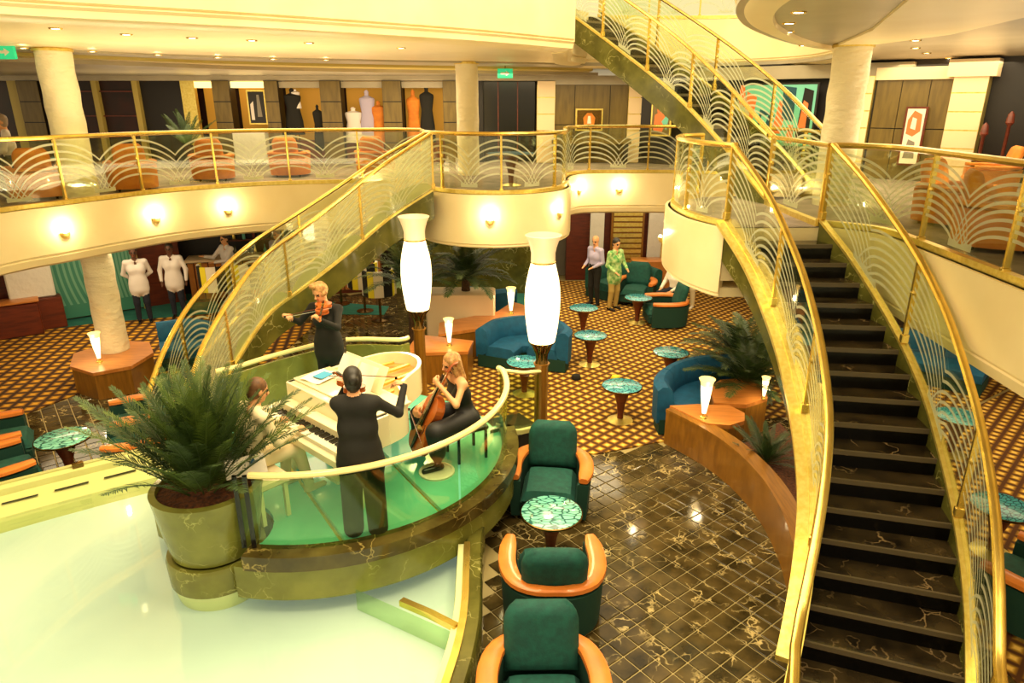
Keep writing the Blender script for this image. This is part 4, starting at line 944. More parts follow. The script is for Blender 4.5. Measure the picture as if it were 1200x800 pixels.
    pr.append(cap(L(-.018, .088, -.058), L(.018, .088, -.058), .0075, .0075, LP, .006, pri=.003))
    if hair != 'bald':
        pr.append(elp(L(0, -.024, .045), (.084, .099, .092), HR, .01, R, pri=.0)); pr.append(elp(L(0, -.05, -.02), (.075, .062, .075), HR, .02, R))
        if hair == 'long':
            for s_ in (-1, 0, 1): pr.append(cap(L(s_*.05, -.05, .02), L(s_*.06, -.075, -.19), .05, .032, HR, .03, pri=.0))
            for s_ in (-1, 1): pr.append(cap(L(s_*.075, .02, .06), L(s_*.08, -.0, -.12), .026, .024, HR, .02))
        if hair == 'curly':
            for k in range(26):
                a = k*2.4; zz = -.05+.17*((k*.618) % 1); rr = .085*math.sqrt(max(.1, 1-((zz-.04)/.13)**2))
                if math.cos(a) > .45 and zz < .07: continue
                pr.append(elp(L(rr*math.sin(a), -.012+rr*math.cos(a), zz+.01), (.03, .03, .03), HR, .012))
        if hair == 'bun': pr.append(elp(L(0, -.115, .03), (.045, .04, .045), HR, .015, R))
    # arms
    for s_, a, b, c, sd in (('l', 'sl', 'el', 'wl', 1), ('r', 'sr', 'er', 'wr', -1)):
        S_, E_, W_2 = Vector(P[a]), Vector(P[b]), Vector(P[c]); th = 1.18 if arm == TP else .92
        pr += [cap(tuple(S_), tuple(E_), .052*th*ws, .040*th*ws, arm, .03), cap(tuple(E_), tuple(W_2.lerp(E_, .08)), .041*th*ws, .030*th*ws, arm if not C.get('shorts') else SK, .02), cap(tuple(W_2.lerp(E_, .15)), tuple(W_2), .026, .022, SK, .01)]
        if hands:
            d = Vector(P['d'+s_]) if P['d'+s_] else (W_2-E_); u = Vector(P['u'+s_]) if P['u'+s_] else Vector((0, 0, 1)) if abs(d.normalized().z) < .8 else Vector((-1 if s_ == 'l' else 1, 0, 0))
            hand(pr, W_2, d, u, SK, sd, P['cl' if s_ == 'l' else 'crr'])
        else: pr.append(cap(tuple(W_2), tuple(W_2+(W_2-E_).normalized()*.12), .024, .02, SK, .02))
    # legs
    for a, b, c, d in (('hl', 'kl', 'al', 'fl'), ('hr', 'kr', 'ar', 'fr')):
        H, K, A = Vector(P[a]), Vector(P[b]), Vector(P[c]); t_ = 1.12; fd = Vector(P[d]).normalized()
        pr += [cap(tuple(H), tuple(K), .088*t_, .060*t_, BT, .04), cap(tuple(K), tuple(A.lerp(K, .05)), .060*t_, .046*t_ if not fem else .04, BT, .03), cap(tuple(A), tuple(A-V(0, 0, .02)), .036, .034, SH, .01)]
        pr += [cap(tuple(A+V(0, 0, -.04)-fd*.03), tuple(A+fd*.16-V(0, 0, .05)), .036, .028, SH, .02), cap(tuple(A-V(0, 0, .045)-fd*.04), tuple(A+fd*.17-V(0, 0, .055)), .03, .024, SH, .02)]
    if C.get('skirt'):
        for a, b in (('hl', 'kl'), ('hr', 'kr')): pr.append(cap(tuple(P[a]), tuple(P[b]), .13, .10, BT, .08)); pr.append(cap(tuple(P[b]), tuple(Vector(P[b]).lerp(Vector(P['al' if b == 'kl' else 'ar']), C['skirt'])), .10, .09, BT, .08))
    for e in C.get('extra', []): pr.append(e)
    pts, q, lb = surface(pr, h)
    if C.get('long'):
        cz_ = pts[q].mean(1)[:, 2]; lb = np.where((lb == BT) & (cz_ > pel.z-.20), TP, lb)
    t = thing(name, label, 'person', loc, rz, group)
    me = D.meshes.new('body'); me.from_pydata(pts.tolist(), [], q.tolist())
    for k in ('skin', 'top', 'bottom', 'shoe', 'hair'): me.materials.append(M[C[k]])
    me.materials.append(M['eye']); me.materials.append(M['lips'])
    me.polygons.foreach_set('material_index', lb.astype(np.int32)); me.polygons.foreach_set('use_smooth', np.ones(len(q), bool)); me.update()
    o = D.objects.new('body', me); COL.objects.link(o); o.parent = t
    return t, pose
# --- violinist standing with her back to us
S8 = V(0, 0, SZ)
vn, vj = person('standing violinist in black trouser suit seen from behind, dark hair in low bun', (-1.40, 5.60, SZ), .05,
  dict(pel=(0, 0, .93), hed=(-.02, .03, 1.565), hd=(-.25, 1, -.1), nek=(-.01, 0, 1.41), er=(.36, .10, 1.20), wr=(.40, .34, 1.38), sr=(.175, .0, 1.36), sl=(-.175, 0, 1.36), el=(-.22, .22, 1.24), wl=(-.12, .42, 1.42), dl=(.5, .1, .6), ul=(-.6, .5, .2), dr=(-.75, .4, .1), ur=(.2, .3, 1), kl=(-.10, .02, .47), kr=(.10, .03, .47), al=(-.105, -.02, .08), ar=(.115, -.02, .08), cl=.9, crr=.7),
  dict(skin='skin', top='black', bottom='black', shoe='blackm', hair='hairk', long=True,
       extra=[cap((-.10, 0, .80), (-.11, -.03, .07), .105, .095, 2, .02), cap((.10, 0, .80), (.12, -.03, .07), .105, .095, 2, .02), cap((0, -.02, .92), (0, -.01, .76), .165, .20, 1, .04, fl=(1.1, .8, 1)), cap((-.10, -.03, 1.34), (.10, -.03, 1.34), .085, .085, 1, .06), cap((-.07, -.02, 1.12), (.07, -.02, 1.12), .115, .115, 1, .05)]), h=.010, hair='bun', fem=True)
def make_violin(label, T, s=1.0, name='violin', cat='violin'):
    # local: scroll along +y, front +z
    t = thing(name, label, cat, T.to_translation()); R3 = T.to_3x3().to_4x4()
    half = [(.0, -.18), (.06, -.175), (.098, -.14), (.104, -.10), (.085, -.06), (.060, -.03), (.055, 0), (.062, .03), (.078, .06), (.083, .10), (.07, .14), (.035, .165), (0, .17)]
    pr_ = cr([(x, y, 0) for x, y in half], .02); P = [(p.x*s, p.y*s) for p in pr_]+[(-p.x*s, p.y*s) for p in pr_[::-1][1:-1]]
    mb = MB(); mb.prism([(x*.97, y*.97) for x, y in P], -.018*s, .018*s, R3); mb.build('ribs', 'violin', t, smooth=0)
    for z0, z1, nm in ((.018, .024, 'front_plate'), (-.024, -.018, 'back_plate')):
        mb = MB(); mb.prism(P, z0*s+.0003, z1*s+.0003, R3); mb.build(nm, 'violin', t, smooth=0)
    mb = MB(); mb.sweep([R3 @ V(0, .15*s, .024*s), R3 @ V(0, .32*s, .012*s)], [(-.011*s, -.010*s), (.011*s, -.010*s), (.011*s, .010*s), (-.011*s, .010*s)]); mb.tube([R3 @ V(0, .32*s, .012*s), R3 @ V(0, .37*s, .004*s), R3 @ V(0, .385*s, -.012*s), R3 @ V(0, .365*s, -.016*s)], [.010*s, .009*s, .011*s, .008*s], 8); mb.build('neck', 'violin', t)
    mb = MB(); mb.box(-.011*s, .011*s, -.02*s, .30*s, .03*s, .036*s, R3); mb.build('fingerboard', 'blackm', t, smooth=0)
    mb = MB(); mb.box(-.02*s, .02*s, -.035*s, -.03*s, .024*s, .052*s, R3); mb.build('bridge', 'gold', t, smooth=0)
    mb = MB(); mb.prism([(-.008*s, -.165*s), (.008*s, -.165*s), (.018*s, -.06*s), (-.018*s, -.06*s)], .03*s, .036*s, R3); mb.build('tailpiece', 'blackm', t, smooth=0)
    for k in (-1.5, -.5, .5, 1.5): mb = MB(); mb.tube([R3 @ V(k*.006*s, -.07*s, .036*s), R3 @ V(k*.006*s, -.033*s, .053*s), R3 @ V(k*.003*s, .31*s, .032*s)], .0012*s, 4); mb.build('string', 'chrome', t)
    for x in (-1, 1):
        mb = MB()
        mb.tube([R3 @ V(x*.032*s, -.055*s, .0245*s), R3 @ V(x*.038*s, -.03*s, .0245*s), R3 @ V(x*.030*s, 0, .0245*s)], .003*s, 4); mb.build('sound_hole', 'blackm', t)
        for yy in (.33, .355): mb = MB(); mb.tube([R3 @ V(0, yy*s, .006*s), R3 @ V(x*.028*s, yy*s, .006*s)], .004*s, 6); mb.build('peg', 'blackm', t)
    return t
def basis(o, y, z):
    y = Vector(y).normalized(); z = Vector(z); z = (z-y*z.dot(y)).normalized(); x = y.cross(z)
    m_ = Matrix((x, y, z)).transposed().to_4x4(); m_.translation = Vector(o); return m_
def bow(label, a, b):
    a, b = Vector(a), Vector(b); t = thing('bow', label, 'bow', a); d = b-a; mb = MB(); mb.tube([V(0, 0, 0), d*.5+V(0, 0, .012), d], .004, 6); mb.build('stick', 'woodred', t)
    mb = MB(); mb.tube([V(0, 0, -.02), d-V(0, 0, .012)], .002, 4); mb.build('hair', 'paper', t); mb = MB(); mb.box(-.012, .012, -.006, .006, -.022, .004); mb.build('frog', 'blackm', t)
VL = Vector((-1.40, 5.60, SZ))
make_violin('violin under the chin of the violinist standing with her back to us', basis(VL+V(-.10, .22, 1.44), (-.55, .75, .0), (0.2, -.1, 1)))
bow('bow held out by the violinist with her back to us', VL+V(.30, .40, 1.44), VL+V(-.30, .28, 1.50))
# --- blonde violinist behind the piano, facing us
bl = Vector((-2.62, 9.0, SZ))
bx = Vector((-2.42, 8.5, SZ))
person('blond curly-haired violinist in black standing behind the piano facing us', tuple(bx), PI-.25,
  dict(hed=(.03, .06, 1.61), hd=(.15, 1, -.45), er=(.36, .06, 1.18), wr=(.42, .30, 1.34), el=(-.26, .20, 1.20), wl=(-.16, .42, 1.36), dr=(-.8, .3, .0), dl=(.5, .2, .5), cl=1.0, crr=.8, ur=(.1, .3, 1)),
  dict(skin='skin', top='black', bottom='black', shoe='blackm', hair='hairb', long=True), h=.011, hair='curly', fem=True)
Rz = Matrix.Rotation(PI-.25, 4, 'Z')
make_violin('violin held by the blond violinist behind the piano', basis(bx+Rz @ V(-.09, .22, 1.45), Rz @ V(-.35, .8, -.1), (0, 0, 1)))
bow('bow drawn by the blond violinist behind the piano', bx+Rz @ V(.36, .38, 1.36), bx+Rz @ V(-.26, .30, 1.50))
# --- pianist
pb = TT @ V(.50, -.55, 0)
person('pianist in cream suit seated at the white piano, head behind the palm', tuple(pb), pa,
  dict(pel=(0, -.02, .56), che=(0, .05, .86), nek=(0, .11, 1.07), hed=(0, .17, 1.23), hd=(.1, 1, -.3), sl=(-.19, .09, 1.02), sr=(.19, .09, 1.02), el=(-.25, .18, .74), er=(.25, .18, .74), wl=(-.16, .42, .77), wr=(.18, .42, .77), dl=(.1, 1, -.1), dr=(.0, 1, -.1), hl=(-.10, .0, .56), hr=(.10, .0, .56), kl=(-.14, .46, .53), kr=(.14, .44, .53), al=(-.14, .42, .08), ar=(.16, .52, .08), ul=(0, 0, 1), ur=(0, 0, 1), cl=.6, crr=.6),
  dict(skin='skin', top='whitecloth', bottom='whitecloth', shoe='whitecloth', hair='hairbr'), h=.011, hair='short')
# --- cellist
cp = Vector((-.55, 7.12, SZ)); cz = math.radians(118)
person('blonde cellist in sleeveless black dress seated at the right of the stage', tuple(cp), cz,
  dict(pel=(0, -.02, .52), che=(0, .05, .80), nek=(0, .10, 1.01), hed=(.0, .14, 1.17), hd=(0, 1, -.25), sl=(-.165, .08, .965), sr=(.165, .08, .965), er=(.30, .20, .74), wr=(.20, .42, .66), el=(-.30, .22, .80), wl=(-.07, .32, .98), dr=(-.2, .8, -.3), dl=(.6, .2, .3), hl=(-.12, .0, .50), hr=(.12, .0, .50), kl=(-.25, .44, .50), kr=(.25, .44, .50), al=(-.20, .42, .09), ar=(.22, .48, .09), cl=1.1, crr=.7, ul=(0, 1, .3), ur=(.3, 0, 1)),
  dict(skin='skin', top='blackdress', bottom='blackdress', shoe='blackm', hair='hairb', sleeve=False, skirt=.6), h=.010, hair='long', fem=True)
Rc = Matrix.Rotation(cz, 4, 'Z')
c_ = make_violin('varnished cello leaning back against the seated cellist', basis(cp+Rc @ V(.02, .44, .50), Rc @ V(-.12, -.30, .72), Rc @ V(0, 1, .5)), 2.05, 'cello', 'cello')
mb = MB(); e = Rc @ V(.05, .14, -.36); e0 = Rc @ V(.045, .13, -.33); mb.tube([Rc @ V(.06, .14, -.33), Rc @ V(.10, .30, -.47)], .006, 6); mb.build('end_pin', 'chrome', c_)
bow('cello bow in the right hand of the seated cellist', cp+Rc @ V(.28, .56, .60), cp+Rc @ V(-.30, .64, .46))
t = thing('stool', 'dark chair under the seated cellist', 'chair', cp, cz)
mb = MB(); mb.box(-.2, .2, -.22, .18, .36, .42, bev=.015); mb.build('seat', 'blackm', t)
for sx in (-1, 1):
    for sy in (-1, 1): mb = MB(); mb.box(sx*.17-.014, sx*.17+.014, sy*.17-.034, sy*.17-.006, 0, .36); mb.build('leg', 'blackm', t)
mb = MB(); mb.lathe([(.20, 0), (.20, .02), (.17, .025), (.17, .012)], 24, (0, 0, 0)); o = mb.build('floor_mat', 'paper'); o.location = (-.84, 6.72, SZ); tag(o, 'small white round floor plate at the feet of the cellist', 'mat')
# --- waiters, barman, guests
st = dict(hands=False)
person('waiter in white jacket with hands behind back, nearer the left column', (-8.3, 14.75, 0), PI+.5, dict(el=(-.27, -.10, 1.12), er=(.27, -.10, 1.12), wl=(-.08, -.17, .95), wr=(.08, -.17, .95)), dict(skin='skind', top='shirt', bottom='navy', shoe='blackm', hair='hairk', long=True), h=.016, **st)
person('waiter in white jacket standing by the bar front, right of the other waiter', (-7.7, 15.15, 0), PI+.2, dict(el=(-.28, .0, 1.12), er=(.27, .0, 1.12), wl=(-.27, .06, .88), wr=(.25, .08, .88)), dict(skin='skind', top='shirt', bottom='navy', shoe='blackm', hair='hairk', long=True), h=.016, **st)
person('barman in white jacket leaning at the bar counter', (-6.9, 16.3, 0), PI-.6, dict(er=(.22, .24, 1.16), wr=(.25, .45, 1.22), el=(-.24, .2, 1.14), wl=(-.1, .42, 1.12)), dict(skin='skin', top='shirt', bottom='shirt', shoe='blackm', hair='hairk', long=True), h=.016, **st)
person('guest in pale pink shirt at the far end of the bar', (-5.85, 16.9, 0), PI-.3, {}, dict(skin='skin', top='lilac', bottom='navy', shoe='blackm', hair='hairg'), h=.018, **st)
person('man in lilac shirt and dark trousers standing beside the blue walkway', (2.0, 16.1, 0), PI-.9, dict(hd=(-.3, 1, -.3), wl=(-.12, .18, 1.0), wr=(.16, .2, 1.0)), dict(skin='skin', top='lilac', bottom='black', shoe='blackm', hair='bald' and 'hairg', extra=[]), h=.016, hair='bald', **st)
person('man in green patterned shirt and khaki trousers with cap', (2.42, 15.75, 0), PI+.7, dict(hd=(.2, 1, -.3), wl=(-.14, .26, 1.02), wr=(.2, .2, .98), el=(-.26, .05, 1.12)), dict(skin='skin', top='greens', bottom='khaki', shoe='blackm', hair='hairk', long=True), h=.016, **st)
sit = dict(pel=(0, 0, .50), che=(0, .02, .80), nek=(0, .02, 1.02), hed=(0, .06, 1.18), sl=(-.19, .02, .98), sr=(.19, .02, .98), el=(-.25, .1, .72), er=(.25, .1, .72), wl=(-.16, .34, .60), wr=(.16, .34, .60), hl=(-.10, 0, .5), hr=(.10, 0, .5), kl=(-.12, .44, .50), kr=(.12, .44, .50), al=(-.12, .44, .08), ar=(.12, .50, .08))
person('seated guest in dark trousers and pale shirt partly hidden by the landing', (3.85, 15.55, 0), 2.2, sit, dict(skin='skin', top='paper', bottom='navy', shoe='paper', hair='hairg'), h=.018, **st)
person('guest in cream clothes standing behind the seated one, below the landing', (4.25, 15.9, 0), 2.6, {}, dict(skin='skin', top='whitecloth', bottom='whitecloth', shoe='paper', hair='hairb', long=True), h=.018, **st)
for p_, rz_, lb in (((3.85, 15.55, 0), 2.2, 'dark low stool under the seated guest below the landing'),):
    t = thing('stool', lb, 'stool', p_, rz_); mb = MB(); mb.lathe([(.2, .34), (.22, .36), (.21, .42)], 20); mb.build('seat', 'teal', t); mb = MB(); mb.lathe([(.16, 0), (.15, .34)], 16); mb.build('base', 'blackm', t)

# ================================================================ PLANTS
def frond_mesh(L, arch, n, ll, mname, w=.02, seed=0, fold=.6):
    rnd = random.Random(seed); mb = MB(); pts = []
    for i in range(13):
        u = i/12; a = arch*u
        pts.append(V(0, L*(math.sin(a)/max(a, .01))*u if a > .01 else L*u, 0))
    x = z = 0; pts = [V(0, 0, 0)]; ang_ = 0
    for i in range(12): ang_ = arch*((i+.5)/12)**1.3; pts.append(pts[-1]+V(0, math.sin(ang_), math.cos(ang_))*L/12)
    mb.tube(pts, [.008*(1-.8*i/12)+.001 for i in range(13)], 4); f, LL = (None, None)
    for i in range(n):
        u = .10+.89*i/n; k = u*12; j = min(11, int(k)); p = pts[j].lerp(pts[j+1], k-j); t = (pts[j+1]-pts[j]).normalized(); nn = V(1, 0, 0).cross(t)
        l_ = ll*(math.sin(PI*min(1, u*.86+.12))**.6)*rnd.uniform(.85, 1.1)
        for s_ in (-1, 1):
            d = (V(s_, 0, 0)*(1-.3*u)+t*(.55+.6*u)+nn*rnd.uniform(-.05, .35)*fold).normalized(); e = p+d*l_-V(0, 0, l_*.18); m_ = p+d*l_*.5; wv = t*w*.5
            a0 = mb.add([p-wv*.5, p+wv*.5, m_+wv, e, m_-wv]); mb.q((a0, a0+4, a0+2, a0+1)); mb.q((a0+4, a0+3, a0+2))
    me_o = mb.build('frond', mname, smooth=0); me = me_o.data; D.objects.remove(me_o); return me
def palm(label, loc, fronds, meshes, trunk=None, spread=(.15, 1.2), cat='palm', scl=(.8, 1.1), rmin=.05, bias=None, name='palm'):
    t = thing(name, label, cat, loc); z0 = 0
    if trunk: mb = MB(); mb.lathe([(trunk[0]*1.2, 0), (trunk[0], trunk[1]*.5), (trunk[0]*1.1, trunk[1])], 12); mb.build('trunk', 'trunk', t); z0 = trunk[1]*.95
    for k in range(fronds):
        me = meshes[k % len(meshes)]; o = D.objects.new('frond', me); COL.objects.link(o); o.parent = t; u = (k+.5)/fronds
        az = k*2.39996; lean = spread[0]+(spread[1]-spread[0])*u**1.1
        if bias: lean *= 1+bias[1]*math.cos(az-bias[0])
        o.location = (rmin*math.sin(-az)*u, rmin*math.cos(-az)*u, z0); o.rotation_euler = Matrix(Matrix.Rotation(az, 4, 'Z') @ Matrix.Rotation(-lean, 4, 'X')).to_euler(); s_ = random.uniform(*scl); o.scale = (s_,)*3
    return t
fm = [frond_mesh(1.02, .40, 44, .17, 'leaf', .017, 1), frond_mesh(.98, .62, 44, .16, 'leafd', .017, 2), frond_mesh(1.05, .30, 46, .16, 'leafd', .018, 3)]
palm('large dense sago palm growing from the olive marble planter', (PC[0]-.03, PC[1]+.03, 1.30), 90, fm, None, (.02, .80), rmin=.22, scl=(.85, 1.2), bias=(PI/2-.1, -.12))
fs = [frond_mesh(1.25, .9, 40, .28, 'leafd', .03, 4), frond_mesh(1.2, 1.1, 40, .28, 'leafs', .03, 5)]
palm('broad palm in the stone box under the round balcony', (-.95, 13.6, 1.0), 34, fs, (.08, .35), (.4, 1.4), scl=(.65, .95))
palm('tall palm in the dark corner behind the farther tall lamp', (-2.0, 13.2, 0), 26, fs, (.09, 1.3), (.2, 1.2))
palm('silvery palm under the landing beside the right staircase', (3.95, 10.9, 0.02), 40, [fs[1], fs[0]], (.08, .45), (.25, 1.35))
palm('dark palm hanging over the honey wood side top near the right lamp', (3.72, 9.95, 0.02), 30, [fs[0]], (.07, .5), (.3, 1.3), scl=(.6, .9))
palm('low dark palm in the bark bed behind the curved wooden wall', (3.3, 7.85, .3), 26, [fm[1], fm[2]], None, (.2, 1.1), scl=(.45, .7))
# ================================================================ SCONCES AND DOWNLIGHTS
def sconce(P, px, label, z=2.86, lo=0, hi=None, pw=16, side=-1):
    pw *= .6
    i = pathat(P, px, lo, hi, z-MZ); nl, tt = pnorm(P, i); p = P[i]+nl*side*.045; p.z = z
    out = nl*side; a = math.atan2(out.y, out.x)
    t = thing('wall_sconce', label, 'wall light', p, a, 'round uplighter sconces on the balcony fascias')
    mb = MB(); k = 10; rings = []
    for r, zz in ((.012, -.10), (.04, -.09), (.065, -.05), (.075, 0), (.068, .0), (.05, -.03)):
        rings.append(mb.add([V(r*math.cos(-PI/2+PI*j/k), r*math.sin(-PI/2+PI*j/k), zz) for j in range(k+1)]))
    for a_, b in zip(rings, rings[1:]):
        for j in range(k): mb.q((a_+j, a_+j+1, b+j+1, b+j))
    mb.build('bowl', 'goldpale', t)
    mb = MB(); mb.ell((.035, 0, .005), (.026, .03, .025), 10, 6); mb.build('bulb', 'bulb', t)
    point('sconce_glow', p+out*.14+V(0, 0, .07), pw, .03)
M['goldpale'] = mat('pale_gold_metal', (226, 196, 110), .4, metal=.5)
for px, lb in ((80, 'lit sconce on the left balcony fascia, leftmost, above the octagonal plinth'), (176, 'lit sconce on the left balcony fascia above the two waiters'), (263, 'lit sconce on the left balcony fascia nearest the left staircase')): sconce(pathL, px, lb, 2.80)
sconce(pathB, 579, 'lit sconce on the front of the round balcony, left of the nearer tall lamp', 2.78, 0, 23)
sconce(pathB, 655, 'lit sconce on the right flank of the round balcony', 2.82, 11, 23)
sconce(pathB, 727, 'lit sconce on the set-back balcony fascia above the gold slatted door', 2.86, 26)
sconce(pathB, 682, 'lit sconce on the set-back fascia just right of the round balcony', 2.86, 26)
sconce(pathS, 780, 'lit sconce on the curved landing left of the right staircase', 2.70, pw=12)
dl0 = None
def downlight(px, py, z, label):
    global dl0
    p = at(px, py, z)
    if dl0 is None:
        t = thing('downlight', label, 'ceiling light', p, group='small recessed ceiling downlights'); dl0 = t
        mb = MB(); mb.lathe([(.045, -.004), (.07, -.012), (.075, 0), (.05, 0)], 16, cap=False); mb.build('ring', 'brass', t)
        mb = MB(); mb.lathe([(.045, -.008), (.046, -.002)], 16); mb.build('lens', 'bulb', t)
    else: dup(dl0, p, 0, label)
for k, (px, py) in enumerate(((65, 33), (148, 40), (225, 44), (295, 47), (362, 50), (470, 56))): downlight(px, py, UZ-.001, 'small downlight in the smooth cream soffit, %s' % ('above the left column', 'right of the left column, front row', 'front row above the dark lounge', 'front row above the first lit shop window', 'front row above the garment shop', 'front row nearest the slender column')[k])
for k, (px, py) in enumerate(((27, 56), (108, 60), (185, 64), (255, 67), (320, 69), (382, 70))): downlight(px, py, UZ-.036, 'small downlight in the grey shop ceiling, %s' % ('at far left', 'just right of the left column', 'over the dark lounge', 'over the potted plant', 'over the picture window', 'over the first garment bay')[k])
for k, (px, py) in enumerate(((936, 14), (925, 27), (924, 37), (930, 46), (942, 53), (1073, 47), (1073, 56), (1088, 38), (1086, 62), (1120, 25), (1181, 6), (1112, 68))): downlight(px, py, UZ-.001, 'small downlight in the grey right ceiling, %s' % ('uppermost of the arc left of the thick column', 'second of the arc left of the thick column', 'third of the arc left of the thick column', 'fourth of the arc left of the thick column', 'lowest of the arc left of the thick column', 'upper of the pair over the panelled wall', 'lower of the pair over the panelled wall', 'on the arc right of the thick column', 'close to the right stone pillar', 'midway up the right arc', 'at the top right edge', 'next to the capital of the right pillar')[k])
# ================================================================ MIDDLE DECK WALLS AND SHOPS
WY = 18.6
def onl(A, B, px, z=4.4):
    lo, hi = -.5, 1.8
    f = lambda t: pjx(A[0]+(B[0]-A[0])*t, A[1]+(B[1]-A[1])*t, z)
    for _ in range(40):
        m_ = (lo+hi)/2
        if f(m_) < px: lo = m_
        else: hi = m_
    return V(A[0]+(B[0]-A[0])*lo, A[1]+(B[1]-A[1])*lo, 0)
WA, WB = (-16, WY), (1.6, WY)
TOPZ = UZ-.16
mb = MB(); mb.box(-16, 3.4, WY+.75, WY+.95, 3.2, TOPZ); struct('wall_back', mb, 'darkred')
mb = MB(); mb.box(-16, 3.4, WY-.05, WY+.9, 5.22, TOPZ-.001); struct('trim_1', mb, 'soffit')
def slab_on(A, B, px0, px1, z0, z1, m_, name, thick=.25, dep=0, parent=None, n=2):
    a, b = onl(A, B, px0), onl(A, B, px1); d = (b-a).normalized(); nl = Vector((d.y, -d.x, 0)); a = a+nl*dep; b = b+nl*dep
    mb = MB(); mb.prism([(a.x, a.y), (b.x, b.y), (b.x-nl.x*thick, b.y-nl.y*thick), (a.x-nl.x*thick, a.y-nl.y*thick)][::-1], z0, z1)
    return (struct(name, mb, m_, smooth=0) if parent is None else mb.build(name, m_, parent, smooth=0)), a, b
def pillar(A, B, p0, p1, m_='panel', k=4, nm='trim_2', top=5.22, dep=.1):
    zs = [3.2+(top-3.2)*i/k for i in range(k+1)]
    o, a, b = slab_on(A, B, p0, p1, 3.2, top, 'dark' if m_ == 'panel' else 'gold', nm, .4, dep-.02)
    for i in range(k): slab_on(A, B, p0+.3, p1-.3, zs[i]+.012, zs[i+1]-.012, m_, 'panel' if m_ == 'panel' else 'stone', .03, dep+.0, parent=o)
for i, (a, b) in enumerate(((29, 54), (254, 274), (314, 330), (378, 402), (450, 472), (520, 541))): pillar(WA, WB, a, b, nm='trim_%d' % (i+2))
for i, (a, b, m_) in enumerate(((16, 29, 'olive'), (113, 119, 'olive'), (160, 166, 'olive'), (216, 232, 'gold'))): slab_on(WA, WB, a, b, 3.2, 5.22, m_, 'trim_%d' % (i+9), .15, 0)
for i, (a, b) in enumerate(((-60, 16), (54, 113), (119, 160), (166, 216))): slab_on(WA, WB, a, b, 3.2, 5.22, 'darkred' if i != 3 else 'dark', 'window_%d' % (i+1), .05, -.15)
for i, (a, b) in enumerate(((119, 160), (54, 113))):
    for z in (4.35, 4.95): slab_on(WA, WB, a, b, z, z+.03, 'woodred', 'trim_%d' % (20+i*2+(z > 4.5)), .04, -.08)
bays = ((232, 254), (274, 314), (330, 378), (402, 450), (472, 520))
for i, (a, b) in enumerate(bays):
    slab_on(WA, WB, a, b, 3.2, 5.22, 'goldshop', 'wall_shop_%d' % (i+1), .05, -.55)
    slab_on(WA, WB, a, b, 5.05, 5.20, 'cove' if i < 2 else 'soffit', 'trim_%d' % (30+i), .3, -.02)
    slab_on(WA, WB, a, b, 3.2, 3.75, 'woodred', 'trim_%d' % (36+i), .4, -.1)
slab_on(WA, WB, 541, 566, 3.2, 5.22, 'dark', 'wall_door_side', .2, -.1)
slab_on(WA, WB, 566, 627, 3.2, 5.22, 'blackm', 'door_1', .1, -.3)
for k, px in enumerate((583, 606)): slab_on(WA, WB, px, px+1.2, 3.2, 5.2, 'woodred', 'trim_%d' % (44+k), .05, -.25)
# picture window display
def garment(px, z0, z1, w, m_, label, dep=.05, name='garment', cat='clothes', A=WA, B=WB):
    c = onl(A, B, px); t = thing(name, label, cat, (c.x, c.y+.1, z0)); h = z1-z0
    mb = MB(); mb.lathe([(w*.5, 0), (w*.46, h*.3), (w*.34, h*.6), (w*.45, h*.84), (w*.42, h*.88), (w*.12, h*.93), (w*.11, h*.97), (w*.14, h), (w*.05, h*1.04)], 14); 
    for v in mb.v: v.y *= .5
    mb.build('cloth', m_, t); mb = MB(); mb.tube([(0, 0, -.0), (0, 0, -.02), (0, 0, -(z0-3.2)+.02)], .015, 6); mb.lathe([(.14, -(z0-3.2)+.0), (.14, -(z0-3.2)+.02)], 14); mb.build('stand', 'brassd', t); return t
for px, z0, z1, w, m_, lb in ((343, 3.9, 5.0, .5, 'black', 'dark coat on a stand in the first garment bay'), (347, 4.55, 5.0, .26, 'shirt', 'pale scarf over the dark coat in the first garment bay'), (371, 3.5, 4.6, .3, 'black', 'narrow dark garment beside the pillar of the first garment bay'), (413, 3.7, 4.55, .5, 'shirt', 'white and blue garment at the left of the second garment bay'), (430, 3.7, 4.95, .45, 'lilac', 'tall pale cone-shaped dress in the second garment bay'), (443, 3.7, 4.7, .45, 'orangef', 'orange and white garment in the second garment bay'), (484, 3.5, 4.95, .4, 'orangef', 'long orange dress in the third garment bay'), (500, 3.7, 5.05, .42, 'black', 'long black coat in the third garment bay')): garment(px, z0, z1, w, m_, lb)
def picture(A, B, p0, p1, z0, z1, label, fm='gold', draw=(), dep=.1, cat='picture', base='dark'):
    a, b = onl(A, B, p0), onl(A, B, p1); d = (b-a); L = d.length; d.normalize(); nl = Vector((d.y, -d.x, 0)); a = a+nl*dep; rz = math.atan2(d.y, d.x)
    t = thing('picture', label, cat, (a.x, a.y, z0), rz); mb = MB(); H = z1-z0
    mb.box(0, L, -.03, .02, 0, H, bev=.004); mb.build('frame', fm, t); mb = MB(); mb.box(.04, L-.04, -.036, -.031, .04, H-.04); mb.build('canvas', base, t, smooth=0)
    for k, (pts, m_) in enumerate(draw):
        mb = MB(); n0 = mb.add([V(.04+(L-.08)*x, -.039-.0012*k, .04+(H-.08)*y) for x, y in pts]); mb.q([n0+i for i in range(len(pts))]); mb.build('painted_shape', m_, t, smooth=0)
    return t
picture(WA, WB, 290, 312, 4.15, 5.0, 'dark framed picture with pale figures in the lit shop window', draw=((((.1, .1), (.3, .1), (.3, .7), (.1, .6)), 'shirt'), (((.5, .2), (.8, .2), (.7, .9), (.55, .9)), 'greywall')), dep=-.1)
